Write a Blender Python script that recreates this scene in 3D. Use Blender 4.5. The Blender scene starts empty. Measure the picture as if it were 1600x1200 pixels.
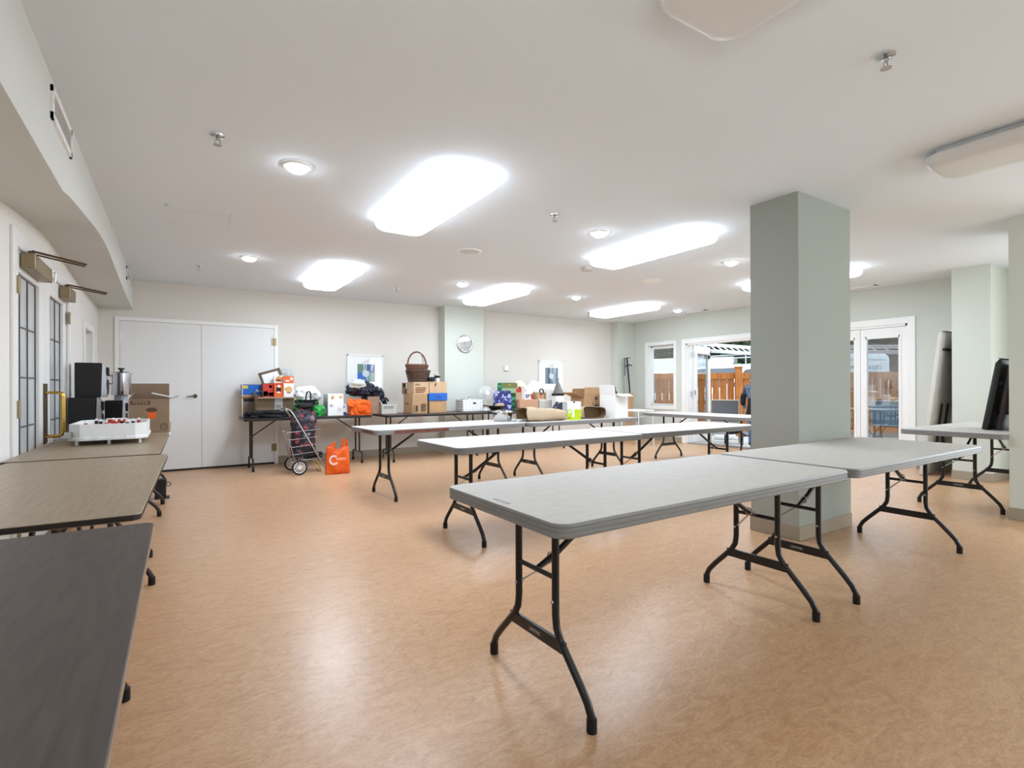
import bpy, bmesh, math, random
from mathutils import Vector, Matrix, noise

# ------------------------------------------------------------------ camera, world, exposure
S = bpy.context.scene
COL = S.collection
PI = math.pi
def rad(d): return d * PI / 180
H = 1.15
CEIL = 2.605
F_PX, YAW, PITCH, ROLL, CY = 811.46, 0.573979, 0.0013358, 0.0029908, 604.204
def make_camera():
    f = Vector((math.sin(YAW) * math.cos(PITCH), math.cos(YAW) * math.cos(PITCH), math.sin(PITCH)))
    r = Vector((math.cos(YAW), -math.sin(YAW), 0)); d = f.cross(r)
    c, s = math.cos(ROLL), math.sin(ROLL)
    right = c * r + s * d; down = -s * r + c * d
    m = Matrix((right, -down, -f)).transposed().to_4x4()
    m.translation = Vector((0, 0, H))
    cam = bpy.data.cameras.new('camera'); o = bpy.data.objects.new('camera', cam)
    cam.sensor_width = 36; cam.lens = 36 * F_PX / 1600; cam.shift_y = (CY - 600) / 1600
    cam.clip_start = 0.05; cam.clip_end = 200
    o.matrix_world = m; COL.objects.link(o); S.camera = o
make_camera()
S.view_settings.view_transform = 'Standard'
S.view_settings.look = 'None'
S.view_settings.exposure = 1.5
S.view_settings.gamma = 1
S.view_settings.use_curve_mapping = False
W = bpy.data.worlds.new('sky'); S.world = W; W.use_nodes = True
_bg = W.node_tree.nodes['Background']
_bg.inputs[0].default_value = (0.80, 0.90, 1.0, 1); _bg.inputs[1].default_value = .92   # bright even overcast
LAMP = 8.4        # emission of the lit ceiling diffusers
POT = 14.0        # emission of the recessed downlights

def area(name, loc, rot, sx, sy, power, col=(1, 1, 1)):
    l = bpy.data.lights.new(name, 'AREA'); l.shape = 'RECTANGLE'; l.size = sx; l.size_y = sy; l.energy = power; l.color = col
    o = bpy.data.objects.new(name, l); COL.objects.link(o); o.location = loc; o.rotation_euler = rot; return o
# added fill lamps at the unseen windows beside and behind the camera
area('added_window_fill', (5.4, -2.5, 1.5), (PI / 2, 0, 0), 3.5, 1.45, 24, (.86, .95, 1))
area('added_side_window_fill', (8.62, -.48, 1.25), (PI / 2, 0, PI / 2), 2.3, 1.75, 32, (.82, .93, 1))
# added fill lamp behind the camera, bounced off the ceiling for even brightness
area('added_bounce_fill', (.3, -.4, 1.8), (PI, 0, 0), .9, .9, 13, (.86, .95, 1))

# ------------------------------------------------------------------ materials
def lin(c):
    return tuple(((v / 255) / 12.92 if v / 255 <= .04045 else ((v / 255 + .055) / 1.055) ** 2.4) for v in c) + (1,)
MATS = {}
def mat(name, col, rough=.5, metal=0, spec=.5, var=0, scale=8, stretch=(1, 1, 1), bump=0, bscale=None, emit=None, trans=0, alpha=1, ior=1.45, coat=0, sheen=0, col2=None, coord='Object', lo=.35, hi=.65, detail=4, sub=0):
    if name in MATS: return MATS[name]
    m = bpy.data.materials.new(name); m.use_nodes = True; MATS[name] = m
    nt = m.node_tree; b = nt.nodes['Principled BSDF']; L = nt.links.new
    b.inputs['Base Color'].default_value = lin(col); b.inputs['Roughness'].default_value = rough
    b.inputs['Metallic'].default_value = metal; b.inputs['Specular IOR Level'].default_value = spec
    b.inputs['IOR'].default_value = ior
    if coat: b.inputs['Coat Weight'].default_value = coat; b.inputs['Coat Roughness'].default_value = .15
    if sheen: b.inputs['Sheen Weight'].default_value = sheen
    if trans: b.inputs['Transmission Weight'].default_value = trans
    if alpha < 1: b.inputs['Alpha'].default_value = alpha
    if sub: b.inputs['Subsurface Weight'].default_value = sub
    if emit: b.inputs['Emission Color'].default_value = (.84, .955, 1.10, 1); b.inputs['Emission Strength'].default_value = emit
    if var or bump or col2:
        tc = nt.nodes.new('ShaderNodeTexCoord'); mp = nt.nodes.new('ShaderNodeMapping'); L(tc.outputs[coord], mp.inputs[0])
        mp.inputs['Scale'].default_value = stretch
        n = nt.nodes.new('ShaderNodeTexNoise'); n.inputs['Scale'].default_value = scale; n.inputs['Detail'].default_value = detail; L(mp.outputs[0], n.inputs['Vector'])
        if var or col2:
            r = nt.nodes.new('ShaderNodeValToRGB'); c = lin(col)
            r.color_ramp.elements[0].position = lo; r.color_ramp.elements[1].position = hi
            if col2: r.color_ramp.elements[0].color = c; r.color_ramp.elements[1].color = lin(col2)
            else:
                r.color_ramp.elements[0].color = tuple(v * (1 - var) for v in c[:3]) + (1,)
                r.color_ramp.elements[1].color = tuple(min(1, v * (1 + var)) for v in c[:3]) + (1,)
            L(n.outputs['Fac'], r.inputs[0]); L(r.outputs[0], b.inputs['Base Color'])
        if bump:
            n2 = n
            if bscale:
                n2 = nt.nodes.new('ShaderNodeTexNoise'); n2.inputs['Scale'].default_value = bscale; n2.inputs['Detail'].default_value = 3; L(mp.outputs[0], n2.inputs['Vector'])
            bp = nt.nodes.new('ShaderNodeBump'); bp.inputs['Strength'].default_value = bump; bp.inputs['Distance'].default_value = .01
            L(n2.outputs['Fac'], bp.inputs['Height']); L(bp.outputs[0], b.inputs['Normal'])
    return m

def floor_mat():
    m = bpy.data.materials.new('linoleum'); m.use_nodes = True; nt = m.node_tree; L = nt.links.new; b = nt.nodes['Principled BSDF']
    tc = nt.nodes.new('ShaderNodeTexCoord')
    def nz(scale, st, det=6, rough=.6, dist=0):
        mp = nt.nodes.new('ShaderNodeMapping'); mp.inputs['Scale'].default_value = st; L(tc.outputs['Object'], mp.inputs[0])
        n = nt.nodes.new('ShaderNodeTexNoise'); n.inputs['Scale'].default_value = scale; n.inputs['Detail'].default_value = det
        n.inputs['Roughness'].default_value = rough; n.inputs['Distortion'].default_value = dist; L(mp.outputs[0], n.inputs['Vector']); return n
    a = nz(9, (1, 2.2, 1), 8, .7, 1.5); c = nz(60, (1, 1.8, 1), 4, .6); g = nz(.8, (1, 1, 1), 3)
    r1 = nt.nodes.new('ShaderNodeValToRGB'); e = r1.color_ramp.elements
    e[0].position = .3; e[0].color = lin((188, 142, 104)); e[1].position = .72; e[1].color = lin((218, 176, 137))
    L(a.outputs['Fac'], r1.inputs[0])
    r2 = nt.nodes.new('ShaderNodeValToRGB'); e = r2.color_ramp.elements
    e[0].position = .35; e[0].color = (.86, .86, .86, 1); e[1].position = .62; e[1].color = (1.02, 1.04, 1.04, 1)
    L(c.outputs['Fac'], r2.inputs[0])
    mx = nt.nodes.new('ShaderNodeMix'); mx.data_type = 'RGBA'; mx.blend_type = 'MULTIPLY'; mx.inputs['Factor'].default_value = 1
    L(r1.outputs[0], mx.inputs['A']); L(r2.outputs[0], mx.inputs['B'])
    # pale scuffs
    w = nz(2.2, (1, .45, 1), 9, .72, 3.0); r3 = nt.nodes.new('ShaderNodeValToRGB'); e = r3.color_ramp.elements
    e[0].position = .66; e[0].color = (0, 0, 0, 1); e[1].position = .80; e[1].color = (.45, .45, .45, 1); L(w.outputs['Fac'], r3.inputs[0])
    m2 = nt.nodes.new('ShaderNodeMix'); m2.data_type = 'RGBA'; L(r3.outputs[0], m2.inputs['Factor']); L(mx.outputs['Result'], m2.inputs['A']); m2.inputs['B'].default_value = lin((226, 204, 184))
    L(m2.outputs['Result'], b.inputs['Base Color'])
    mr = nt.nodes.new('ShaderNodeMapRange'); mr.inputs['To Min'].default_value = .24; mr.inputs['To Max'].default_value = .40; L(g.outputs['Fac'], mr.inputs[0]); L(mr.outputs[0], b.inputs['Roughness'])
    bp = nt.nodes.new('ShaderNodeBump'); bp.inputs['Strength'].default_value = .06; bp.inputs['Distance'].default_value = .004; L(c.outputs['Fac'], bp.inputs['Height']); L(bp.outputs[0], b.inputs['Normal'])
    return m

def blob_mat(name, base, blobs, scale=12, thr=.32, rough=.6, dist=.0):
    """cloth printed with coloured blobs (flowers) on a plain ground"""
    m = bpy.data.materials.new(name); m.use_nodes = True; nt = m.node_tree; L = nt.links.new; b = nt.nodes['Principled BSDF']
    b.inputs['Roughness'].default_value = rough
    tc = nt.nodes.new('ShaderNodeTexCoord'); v = nt.nodes.new('ShaderNodeTexVoronoi'); v.inputs['Scale'].default_value = scale
    nn = nt.nodes.new('ShaderNodeTexNoise'); nn.inputs['Scale'].default_value = scale * 2.5; L(tc.outputs['Object'], nn.inputs['Vector'])
    ad = nt.nodes.new('ShaderNodeMix'); ad.data_type = 'RGBA'; ad.blend_type = 'ADD'; ad.inputs['Factor'].default_value = .06 + dist
    L(tc.outputs['Object'], ad.inputs['A']); L(nn.outputs['Color'], ad.inputs['B']); L(ad.outputs['Result'], v.inputs['Vector'])
    sx = nt.nodes.new('ShaderNodeSeparateColor'); L(v.outputs['Color'], sx.inputs[0])
    cr = nt.nodes.new('ShaderNodeValToRGB'); cr.color_ramp.interpolation = 'CONSTANT'
    els = cr.color_ramp.elements
    while len(els) < len(blobs): els.new(.5)
    for i, c in enumerate(blobs): els[i].position = i / len(blobs); els[i].color = lin(c)
    L(sx.outputs[0], cr.inputs[0])
    th = nt.nodes.new('ShaderNodeValToRGB'); th.color_ramp.elements[0].position = thr; th.color_ramp.elements[1].position = thr + .06
    L(v.outputs['Distance'], th.inputs[0])
    mx = nt.nodes.new('ShaderNodeMix'); mx.data_type = 'RGBA'; L(th.outputs[0], mx.inputs['Factor']); L(cr.outputs[0], mx.inputs['A']); mx.inputs['B'].default_value = lin(base)
    L(mx.outputs['Result'], b.inputs['Base Color']); return m

def glass_mat(name, tint, reflect=.12, rough=0.0):
    m = bpy.data.materials.new(name); m.use_nodes = True; nt = m.node_tree; L = nt.links.new; nt.nodes.remove(nt.nodes['Principled BSDF'])
    t = nt.nodes.new('ShaderNodeBsdfTransparent'); t.inputs[0].default_value = tint + (1,)
    g = nt.nodes.new('ShaderNodeBsdfGlossy'); g.inputs['Roughness'].default_value = rough
    mx = nt.nodes.new('ShaderNodeMixShader'); mx.inputs[0].default_value = reflect; L(t.outputs[0], mx.inputs[1]); L(g.outputs[0], mx.inputs[2])
    L(mx.outputs[0], nt.nodes['Material Output'].inputs[0]); return m

M_CEIL = mat('ceiling_paint', (229, 235, 240), .9, spec=.2, bump=.05, bscale=180)
M_WARM = mat('warm_wall_paint', (222, 217, 208), .85, spec=.2, bump=.05, bscale=160)
M_LEFT = mat('left_wall_paint', (234, 230, 224), .85, spec=.2, bump=.05, bscale=160)
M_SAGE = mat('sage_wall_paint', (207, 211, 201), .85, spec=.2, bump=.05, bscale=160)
M_BASE = mat('rubber_base', (160, 148, 130), .5)
M_TRIM = mat('white_trim', (240, 239, 236), .4)
M_DOOR = mat('white_door', (232, 232, 230), .45)
M_FLOOR = floor_mat()
M_PLAST = mat('grey_plastic_top', (199, 194, 186), .62, spec=.22, var=.04, scale=14, stretch=(1, 4, 1), bump=.08, bscale=220)
M_RIM = mat('shaded_plastic_rim', (134, 133, 132), .45, var=.05, scale=20, stretch=(1, 1, 8))  # rim darker than the top, its shade put into the colour
M_BLACK = mat('black_enamel', (26, 25, 27), .32)
M_RUBBER = mat('black_rubber', (20, 20, 20), .7)
M_STEEL = mat('zinc_steel', (190, 190, 192), .3, metal=1)
M_CHROME = mat('chrome', (215, 216, 218), .14, metal=1)
M_BRASS = mat('brass', (196, 160, 82), .24, metal=1)
M_BRONZE = mat('bronze_paint', (150, 134, 104), .4, metal=.7)
M_DBRONZE = mat('dark_bronze', (92, 78, 60), .45, metal=.6)
M_WOODA = mat('brown_laminate', (142, 122, 98), .34, col2=(166, 146, 120), scale=7, stretch=(1, 9, 1), bump=.04, bscale=60, detail=8, lo=.3, hi=.7)
M_WOODB = mat('dark_walnut_laminate', (66, 56, 52), .45, col2=(84, 74, 69), scale=7, stretch=(1, 9, 1), bump=.04, bscale=60, detail=8, lo=.3, hi=.7)
M_WOODC = mat('dark_brown_laminate', (62, 48, 44), .4, col2=(80, 62, 56), scale=6, stretch=(1, 9, 1), detail=6)
M_EDGE = mat('black_vinyl_edge', (34, 31, 30), .4)
M_LEDGE = mat('tan_vinyl_edge', (150, 122, 96), .4)
M_BRLEG = mat('brown_enamel', (48, 38, 35), .35)
M_CARD = mat('cardboard', (186, 150, 112), .85, var=.05, scale=10)
M_CARD2 = mat('cardboard_pale', (200, 170, 136), .85, var=.05, scale=10)
M_CARD3 = mat('cardboard_dull', (150, 126, 104), .85, var=.05, scale=10)
M_CARDIN = mat('cardboard_inside', (140, 110, 80), .9)
M_KRAFT = mat('kraft_paper', (196, 172, 142), .75, var=.05, scale=9)
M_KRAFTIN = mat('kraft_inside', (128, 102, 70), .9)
M_WHITE = mat('white_card', (236, 235, 233), .6)
M_PAPER = mat('white_paper', (240, 240, 238), .8)
M_INK = mat('black_ink', (30, 28, 28), .6)
M_BRINK = mat('brown_ink', (96, 70, 52), .7)
M_GINK = mat('grey_ink', (120, 118, 116), .7)
M_WPL = mat('white_plastic', (238, 238, 236), .35)
M_WBAG = mat('white_bag_film', (238, 239, 242), .45, bump=.12, bscale=30)
M_CREAM = mat('cream_film', (226, 216, 194), .4, bump=.2, bscale=30)
M_GREEN = mat('green_bag_film', (42, 160, 70), .4, col2=(20, 120, 46), scale=12, bump=.3, bscale=26)
M_ORANGE = mat('orange_bag_film', (246, 108, 22), .32, col2=(222, 82, 8), scale=7, bump=.25, bscale=24)
M_NAVY = mat('navy_nylon', (38, 42, 58), .3, col2=(24, 26, 38), scale=14, stretch=(1, 1, 3), bump=.6, bscale=34)
M_BLKCL = mat('black_cloth', (24, 24, 26), .8, var=.2, scale=20, bump=.3, bscale=40)
M_GREYCL = mat('grey_cloth', (186, 188, 184), .8, var=.05, scale=20, bump=.2, bscale=40)
M_SPK = mat('black_vinyl', (30, 29, 31), .55, bump=.1, bscale=300)
M_SILV = mat('silver_plastic', (178, 178, 180), .3, metal=.5)
M_ALU = mat('brushed_aluminium', (198, 198, 202), .26, metal=1, bump=.03, bscale=80)
M_BLUE = mat('print_blue', (30, 100, 190), .5)
M_DBLUE = mat('print_dark_blue', (40, 70, 130), .5)
M_YEL = mat('yellow_tape', (222, 196, 70), .4)
M_PORG = mat('print_orange', (236, 100, 36), .5)
M_PRED = mat('print_red', (196, 52, 40), .5)
M_PTAN = mat('print_tan', (214, 168, 110), .6)
M_PBRN = mat('print_brown', (120, 66, 36), .6)
M_LIME = mat('print_lime', (190, 214, 22), .5)
M_WICK = mat('wicker', (104, 78, 62), .6, col2=(60, 42, 34), scale=60)
M_WICK2 = mat('wicker_reddish', (136, 94, 72), .6, col2=(84, 56, 44), scale=60)
M_FROST = mat('frosted_glass', (206, 208, 208), .22, var=.04, scale=5)
M_LEAD = mat('lead_came', (96, 98, 100), .5, metal=.4)
M_GLASS = glass_mat('clear_glass', (.93, .97, .97), .07)
M_GLASSR = glass_mat('hazy_glass', (.72, .78, .80), .30)
M_CLEAR = glass_mat('clear_plastic', (.86, .90, .92), .10, .1)
M_LIT = mat('lit_diffuser', (250, 250, 250), .4, emit=LAMP)
M_LITS = mat('lit_diffuser_side', (250, 250, 250), .4, emit=2.4)
M_POT = mat('lit_downlight', (250, 250, 250), .4, emit=POT)
M_OFF = mat('unlit_diffuser', (222, 221, 218), .3)
M_HOUS = mat('fixture_steel', (206, 206, 206), .4)
M_FLORAL = blob_mat('floral_cloth', (30, 30, 40), [(30, 30, 40), (176, 74, 80), (70, 74, 92), (36, 36, 46), (150, 140, 150), (34, 34, 44)], 17, .46, .6, .05)
M_BLUEFL = blob_mat('blue_floral_cloth', (36, 40, 104), [(168, 176, 226), (120, 130, 200), (196, 202, 236), (150, 158, 218)], 13, .42, .6, .03)
M_LEAFBG = mat('green_leaf_print', (20, 92, 62), .5, col2=(70, 176, 132), scale=9, stretch=(1, 1, 3), lo=.45, hi=.58)
M_OLIVE = mat('olive_print', (112, 118, 62), .5)
M_PALEGR = mat('pale_green_print', (150, 178, 140), .5)
M_SCREEN = mat('tote_pale', (204, 205, 200), .5)
M_CEDAR = mat('cedar', (200, 128, 60), .7, col2=(164, 94, 40), scale=5, stretch=(6, 6, .6), bump=.1, bscale=20)
M_CONC = mat('concrete', (212, 212, 210), .8, var=.05, scale=3)
M_ASPH = mat('asphalt', (120, 120, 122), .9, var=.1, scale=20)
M_CARW = mat('white_car_paint', (236, 238, 240), .2, coat=.6)
M_CARG = mat('tinted_car_glass', (40, 52, 62), .08, spec=.8)
M_CARGB = mat('blue_sky_car_glass', (110, 144, 180), .08, spec=.9)
M_TYRE = mat('tyre', (28, 28, 29), .8)
M_LEAF = mat('leaf', (62, 92, 40), .6, col2=(34, 58, 26), scale=1.2)
M_LEAF2 = mat('dark_leaf', (38, 56, 30), .6, col2=(22, 34, 18), scale=1.2)
M_LEAF3 = mat('bright_leaf', (108, 146, 66), .6, col2=(72, 108, 42), scale=2)
M_BARK = mat('bark', (84, 68, 54), .9, var=.2, scale=12)
M_MESH = mat('grey_sling_mesh', (112, 114, 120), .7, bump=.2, bscale=200)
M_MESHB = mat('glass_tinted_mesh', (120, 146, 166), .7, bump=.2, bscale=200)  # grey mesh with the door glass's blue haze put into the colour
M_BEIGE = mat('beige_frame', (190, 178, 158), .4)
M_SKIN = mat('skin', (206, 160, 134), .5, sub=.05)
M_HAIR = mat('dark_hair', (48, 38, 32), .6)
M_SHIRT = blob_mat('patterned_shirt', (70, 82, 104), [(190, 196, 206), (120, 132, 156), (50, 58, 78), (160, 168, 184)], 26, .34, .8, .05)
M_JEAN = mat('blue_denim', (86, 122, 170), .85, var=.12, scale=30)
M_RUST = mat('rust_brown_tape', (116, 62, 48), .5, var=.25, scale=30)

# ------------------------------------------------------------------ mesh helpers
def loop_strip(mb, outer, inner, y0, y1):
    n = len(outer)
    for k in range(n - 1):
        a, b, c, d = outer[k], outer[k + 1], inner[k + 1], inner[k]
        v = [mb.b.verts.new((p[0], y, p[1])) for y in (y0, y1) for p in (a, b, c, d)]
        for q in ((0, 1, 2, 3), (7, 6, 5, 4), (0, 4, 5, 1), (1, 5, 6, 2), (2, 6, 7, 3), (3, 7, 4, 0)): mb.b.faces.new([v[i] for i in q])
    return mb
class MB:
    """collects shapes in one bmesh"""
    def __init__(s): s.b = bmesh.new()
    def box(s, x0, x1, y0, y1, z0, z1, bev=0, rot=None, at=None):
        r = bmesh.ops.create_cube(s.b, size=1)['verts']
        c = Vector(((x0 + x1) / 2, (y0 + y1) / 2, (z0 + z1) / 2)); d = Vector((x1 - x0, y1 - y0, z1 - z0))
        for v in r: v.co = Vector((v.co.x * d.x, v.co.y * d.y, v.co.z * d.z)) + c
        if bev:
            es = list({e for v in r for e in v.link_edges})
            g = bmesh.ops.bevel(s.b, geom=es, offset=min(bev, .49 * min(abs(d.x), abs(d.y), abs(d.z))), segments=2, affect='EDGES', profile=.5)
            r = list({v for f in g['faces'] for v in f.verts} | {v for v in r if v.is_valid})
        if rot:
            p = Vector(at) if at else c
            for v in r: v.co = rot @ (v.co - p) + p
        return s
    def tube(s, pts, r, n=8, closed=False, cap=True):
        pts = [Vector(p) for p in pts]; N = len(pts); rings = []
        rr = r if isinstance(r, (list, tuple)) else [r] * N
        up = None
        for i, p in enumerate(pts):
            if closed: t = pts[(i + 1) % N] - pts[i - 1]
            else: t = pts[min(i + 1, N - 1)] - pts[max(i - 1, 0)]
            t.normalize()
            if up is None:
                up = Vector((0, 0, 1)) if abs(t.z) < .9 else Vector((1, 0, 0))
            u = t.cross(up)
            if u.length < 1e-4: u = t.orthogonal()
            u.normalize(); w = u.cross(t); up = w
            rings.append([s.b.verts.new(p + rr[i] * (math.cos(2 * PI * k / n) * u + math.sin(2 * PI * k / n) * w)) for k in range(n)])
        M = N if closed else N - 1
        for i in range(M):
            a, b = rings[i], rings[(i + 1) % N]
            for k in range(n):
                try: s.b.faces.new((a[k], a[(k + 1) % n], b[(k + 1) % n], b[k]))
                except ValueError: pass
        if cap and not closed:
            s.b.faces.new(rings[0]); s.b.faces.new(rings[-1][::-1])
        return s
    def lathe(s, prof, n=24, c=(0, 0, 0), sx=1, sy=1, cap0=True, cap1=True):
        c = Vector(c); rings = []
        for (r, z) in prof:
            rings.append([s.b.verts.new(c + Vector((sx * r * math.cos(2 * PI * k / n), sy * r * math.sin(2 * PI * k / n), z))) for k in range(n)])
        for a, b in zip(rings, rings[1:]):
            for k in range(n): s.b.faces.new((a[k], a[(k + 1) % n], b[(k + 1) % n], b[k]))
        if cap0: s.b.faces.new(rings[0][::-1])
        if cap1: s.b.faces.new(rings[-1])
        return s
    def prism(s, poly, vec, ):
        """closed polygon extruded along vec"""
        vec = Vector(vec); a = [s.b.verts.new(Vector(p)) for p in poly]; b = [s.b.verts.new(Vector(p) + vec) for p in poly]; n = len(a)
        s.b.faces.new(a[::-1]); s.b.faces.new(b)
        for i in range(n): s.b.faces.new((a[i], a[(i + 1) % n], b[(i + 1) % n], b[i]))
        return s
    def slab(s, hx, hy, prof, rc, n=6, c=(0, 0)):
        """rounded rectangle stacked up a profile of (inset, z)"""
        rings = []
        for ins, z in prof:
            r = max(rc - ins, .002); X, Y = hx - ins, hy - ins; ring = []
            for q, (qx, qy) in enumerate(((1, 1), (-1, 1), (-1, -1), (1, -1))):
                for k in range(n + 1):
                    a = q * PI / 2 + k / n * PI / 2
                    ring.append(s.b.verts.new((c[0] + qx * (X - r) + r * math.cos(a), c[1] + qy * (Y - r) + r * math.sin(a), z)))
            rings.append(ring)
        for a, b in zip(rings, rings[1:]):
            m = len(a)
            for k in range(m): s.b.faces.new((a[k], a[(k + 1) % m], b[(k + 1) % m], b[k]))
        s.b.faces.new(rings[0][::-1]); s.b.faces.new(rings[-1]); return s
    def torus(s, c, R, r, axis='z', n=28, m=8):
        pts = []
        for k in range(n):
            a = 2 * PI * k / n; u, v = R * math.cos(a), R * math.sin(a)
            pts.append(Vector(c) + Vector({'z': (u, v, 0), 'y': (u, 0, v), 'x': (0, u, v)}[axis]))
        return s.tube(pts, r, m, closed=True)
    def disc_x(s, c, R, t, n=20):
        pts = [(c[0], c[1] + R * math.cos(2 * PI * k / n), c[2] + R * math.sin(2 * PI * k / n)) for k in range(n)]
        return s.prism(pts, (t, 0, 0))
    def disc_y(s, c, R, t, n=20, sz=1):
        pts = [(c[0] + R * math.cos(2 * PI * k / n), c[1], c[2] + sz * R * math.sin(2 * PI * k / n)) for k in range(n)]
        return s.prism(pts, (0, t, 0))
    def lump(s, c, d, seed=0, amp=.12, freq=2.2, sub=4, sq=.75, flat=.0, fold=0):
        """crumpled soft mass of size d resting with its base at c"""
        g = bmesh.ops.create_icosphere(s.b, subdivisions=sub, radius=1)['verts']; o = Vector((seed * 13.1, seed * 7.7, seed * 3.3))
        d = Vector(d)
        for v in g:
            p = v.co.normalized()
            q = Vector([math.copysign(abs(t) ** sq, t) for t in p])
            k = 1 + amp * noise.noise(p * freq + o) * 2 + amp * .6 * noise.noise(p * freq * 2.7 + o)
            if fold: k += fold * (abs(noise.noise(p * freq * 2.2 + o * 2)) - .25)
            q = q * k
            q = Vector((q.x * d.x / 2, q.y * d.y / 2, q.z * d.z / 2))
            zb = -d.z / 2 * (1 - flat)
            if q.z < zb: q.z = zb + (q.z - zb) * .06
            v.co = q
        zm = min(v.co.z for v in g)
        for v in g: v.co += Vector(c) - Vector((0, 0, zm))
        return s
    def ribbon(s, pts, w, wdir, t=.002):
        """flat strap along pts"""
        wd = Vector(wdir).normalized(); pts = [Vector(p) for p in pts]; R = []
        for i, p in enumerate(pts):
            tg = (pts[min(i + 1, len(pts) - 1)] - pts[max(i - 1, 0)]).normalized(); nn = tg.cross(wd).normalized() * t
            ww = w[i] if isinstance(w, (list, tuple)) else w
            R.append([s.b.verts.new(p + wd * ww / 2 + nn), s.b.verts.new(p - wd * ww / 2 + nn), s.b.verts.new(p - wd * ww / 2 - nn), s.b.verts.new(p + wd * ww / 2 - nn)])
        for a, b in zip(R, R[1:]):
            for k in range(4): s.b.faces.new((a[k], a[(k + 1) % 4], b[(k + 1) % 4], b[k]))
        s.b.faces.new(R[0][::-1]); s.b.faces.new(R[-1]); return s
    def done(s, name, m, parent=None, smooth=None, loc=None, rz=0):
        bmesh.ops.recalc_face_normals(s.b, faces=s.b.faces)
        me = bpy.data.meshes.new(name); s.b.to_mesh(me); s.b.free()
        for mm in (m if isinstance(m, (list, tuple)) else [m]): me.materials.append(mm)
        o = bpy.data.objects.new(name, me); COL.objects.link(o)
        if parent is not None: o.parent = parent
        if loc: o.location = loc
        if rz: o.rotation_euler.z = rz
        if smooth:
            me.polygons.foreach_set('use_smooth', [True] * len(me.polygons))
            try: me.set_sharp_from_angle(angle=rad(smooth))
            except Exception: pass
        return o
def tag(o, label, cat, group=None, kind=None):
    o['label'] = label; o['category'] = cat
    if group: o['group'] = group
    if kind: o['kind'] = kind
    return o
def thing(name, label, cat, loc=(0, 0, 0), rz=0, group=None):
    o = bpy.data.objects.new(name, None); COL.objects.link(o); o.empty_display_size = .1
    o.location = loc; o.rotation_euler.z = rz
    return tag(o, label, cat, group)
def struct(name, mb, m, smooth=None, label=None):
    o = mb.done(name, m, smooth=smooth); o['kind'] = 'structure'
    return o
def dup(root, loc, rz=None, label=None, group=None):
    r = root.copy(); COL.objects.link(r); r.location = loc
    if rz is not None: r.rotation_euler.z = rz
    if label: r['label'] = label
    if group: r['group'] = group
    for ch in list(root.children):
        c = ch.copy(); COL.objects.link(c); c.parent = r
        for g in ch.children:
            d = g.copy(); COL.objects.link(d); d.parent = c
    return r
TXT = {}
def text(body, size, m, parent, loc, rot, name='lettering', depth=.0006, sx=1):
    key = (body, size)
    if key not in TXT:
        cu = bpy.data.curves.new('lettering', 'FONT'); cu.body = body; cu.size = size; cu.align_x = 'CENTER'; cu.align_y = 'CENTER'; cu.extrude = depth; cu.resolution_u = 3
        t = bpy.data.objects.new('tmp', cu); COL.objects.link(t); bpy.context.view_layer.update()
        TXT[key] = bpy.data.meshes.new_from_object(t.evaluated_get(bpy.context.evaluated_depsgraph_get()))
        bpy.data.objects.remove(t)
    me = TXT[key].copy(); me.materials.clear(); me.materials.append(m)
    o = bpy.data.objects.new(name, me); COL.objects.link(o); o.parent = parent; o.location = loc; o.rotation_euler = rot; o.scale = (sx, 1, 1)
    return o
FRONT = (PI / 2, 0, 0)            # lettering that reads from -Y
LEFTF = (PI / 2, 0, -PI / 2)      # lettering that reads from -X

# ------------------------------------------------------------------ room shell
XL, XR, YB, YF = -.86, 8.74, 8.62, -2.6
TW = .16
struct('floor', MB().box(XL - TW, XR + TW, YF - TW, YB + TW, -.1, 0), M_FLOOR)
struct('ceiling', MB().box(XL - TW, XR + TW, YF - TW, YB + TW, CEIL, CEIL + .12), M_CEIL)
def wall_with_holes(name, axis, c0, c1, u0, u1, holes, m, top=CEIL):
    """a wall slab c0..c1 across its thickness, u0..u1 along, pierced by (ua, ub, za, zb) openings"""
    mb = MB(); us = sorted({u0, u1} | {h[0] for h in holes} | {h[1] for h in holes})
    for a, b in zip(us, us[1:]):
        hs = [h for h in holes if h[0] <= a + 1e-6 and h[1] >= b - 1e-6]
        z = 0
        for h in sorted(hs, key=lambda h: h[2]):
            if h[2] > z: (mb.box(c0, c1, a, b, z, h[2]) if axis == 'x' else mb.box(a, b, c0, c1, z, h[2]))
            z = h[3]
        if z < top: (mb.box(c0, c1, a, b, z, top) if axis == 'x' else mb.box(a, b, c0, c1, z, top))
    return struct(name, mb, m)
DL = (4.47, 6.34, 0, 2.055)       # left double doors
WL = (7.43, 8.05, .95, 1.83)      # small left window
WR = (7.28, 7.985, .745, 2.05)    # right window
DR = (5.05, 6.975, 0, 2.03)       # open doors to the patio
D2 = (3.145, 4.40, 0, 2.045)      # closed pair beside the pillar
WB = (-1.7, .75, .3, 2.15)        # added big window beside the camera, out of the frame
wall_with_holes('wall_left', 'x', XL - TW, XL, YF, YB, [DL, WL], M_LEFT)
wall_with_holes('wall_right', 'x', XR, XR + TW, YF, YB, [WR, DR, D2, WB], M_SAGE)
wall_with_holes('wall_back', 'y', YB, YB + TW, XL - TW, XR + TW, [], M_WARM)
wall_with_holes('wall_front', 'y', YF - TW, YF, XL - TW, XR + TW, [(3.6, 7.2, .7, 2.2)], M_WARM)
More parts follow.
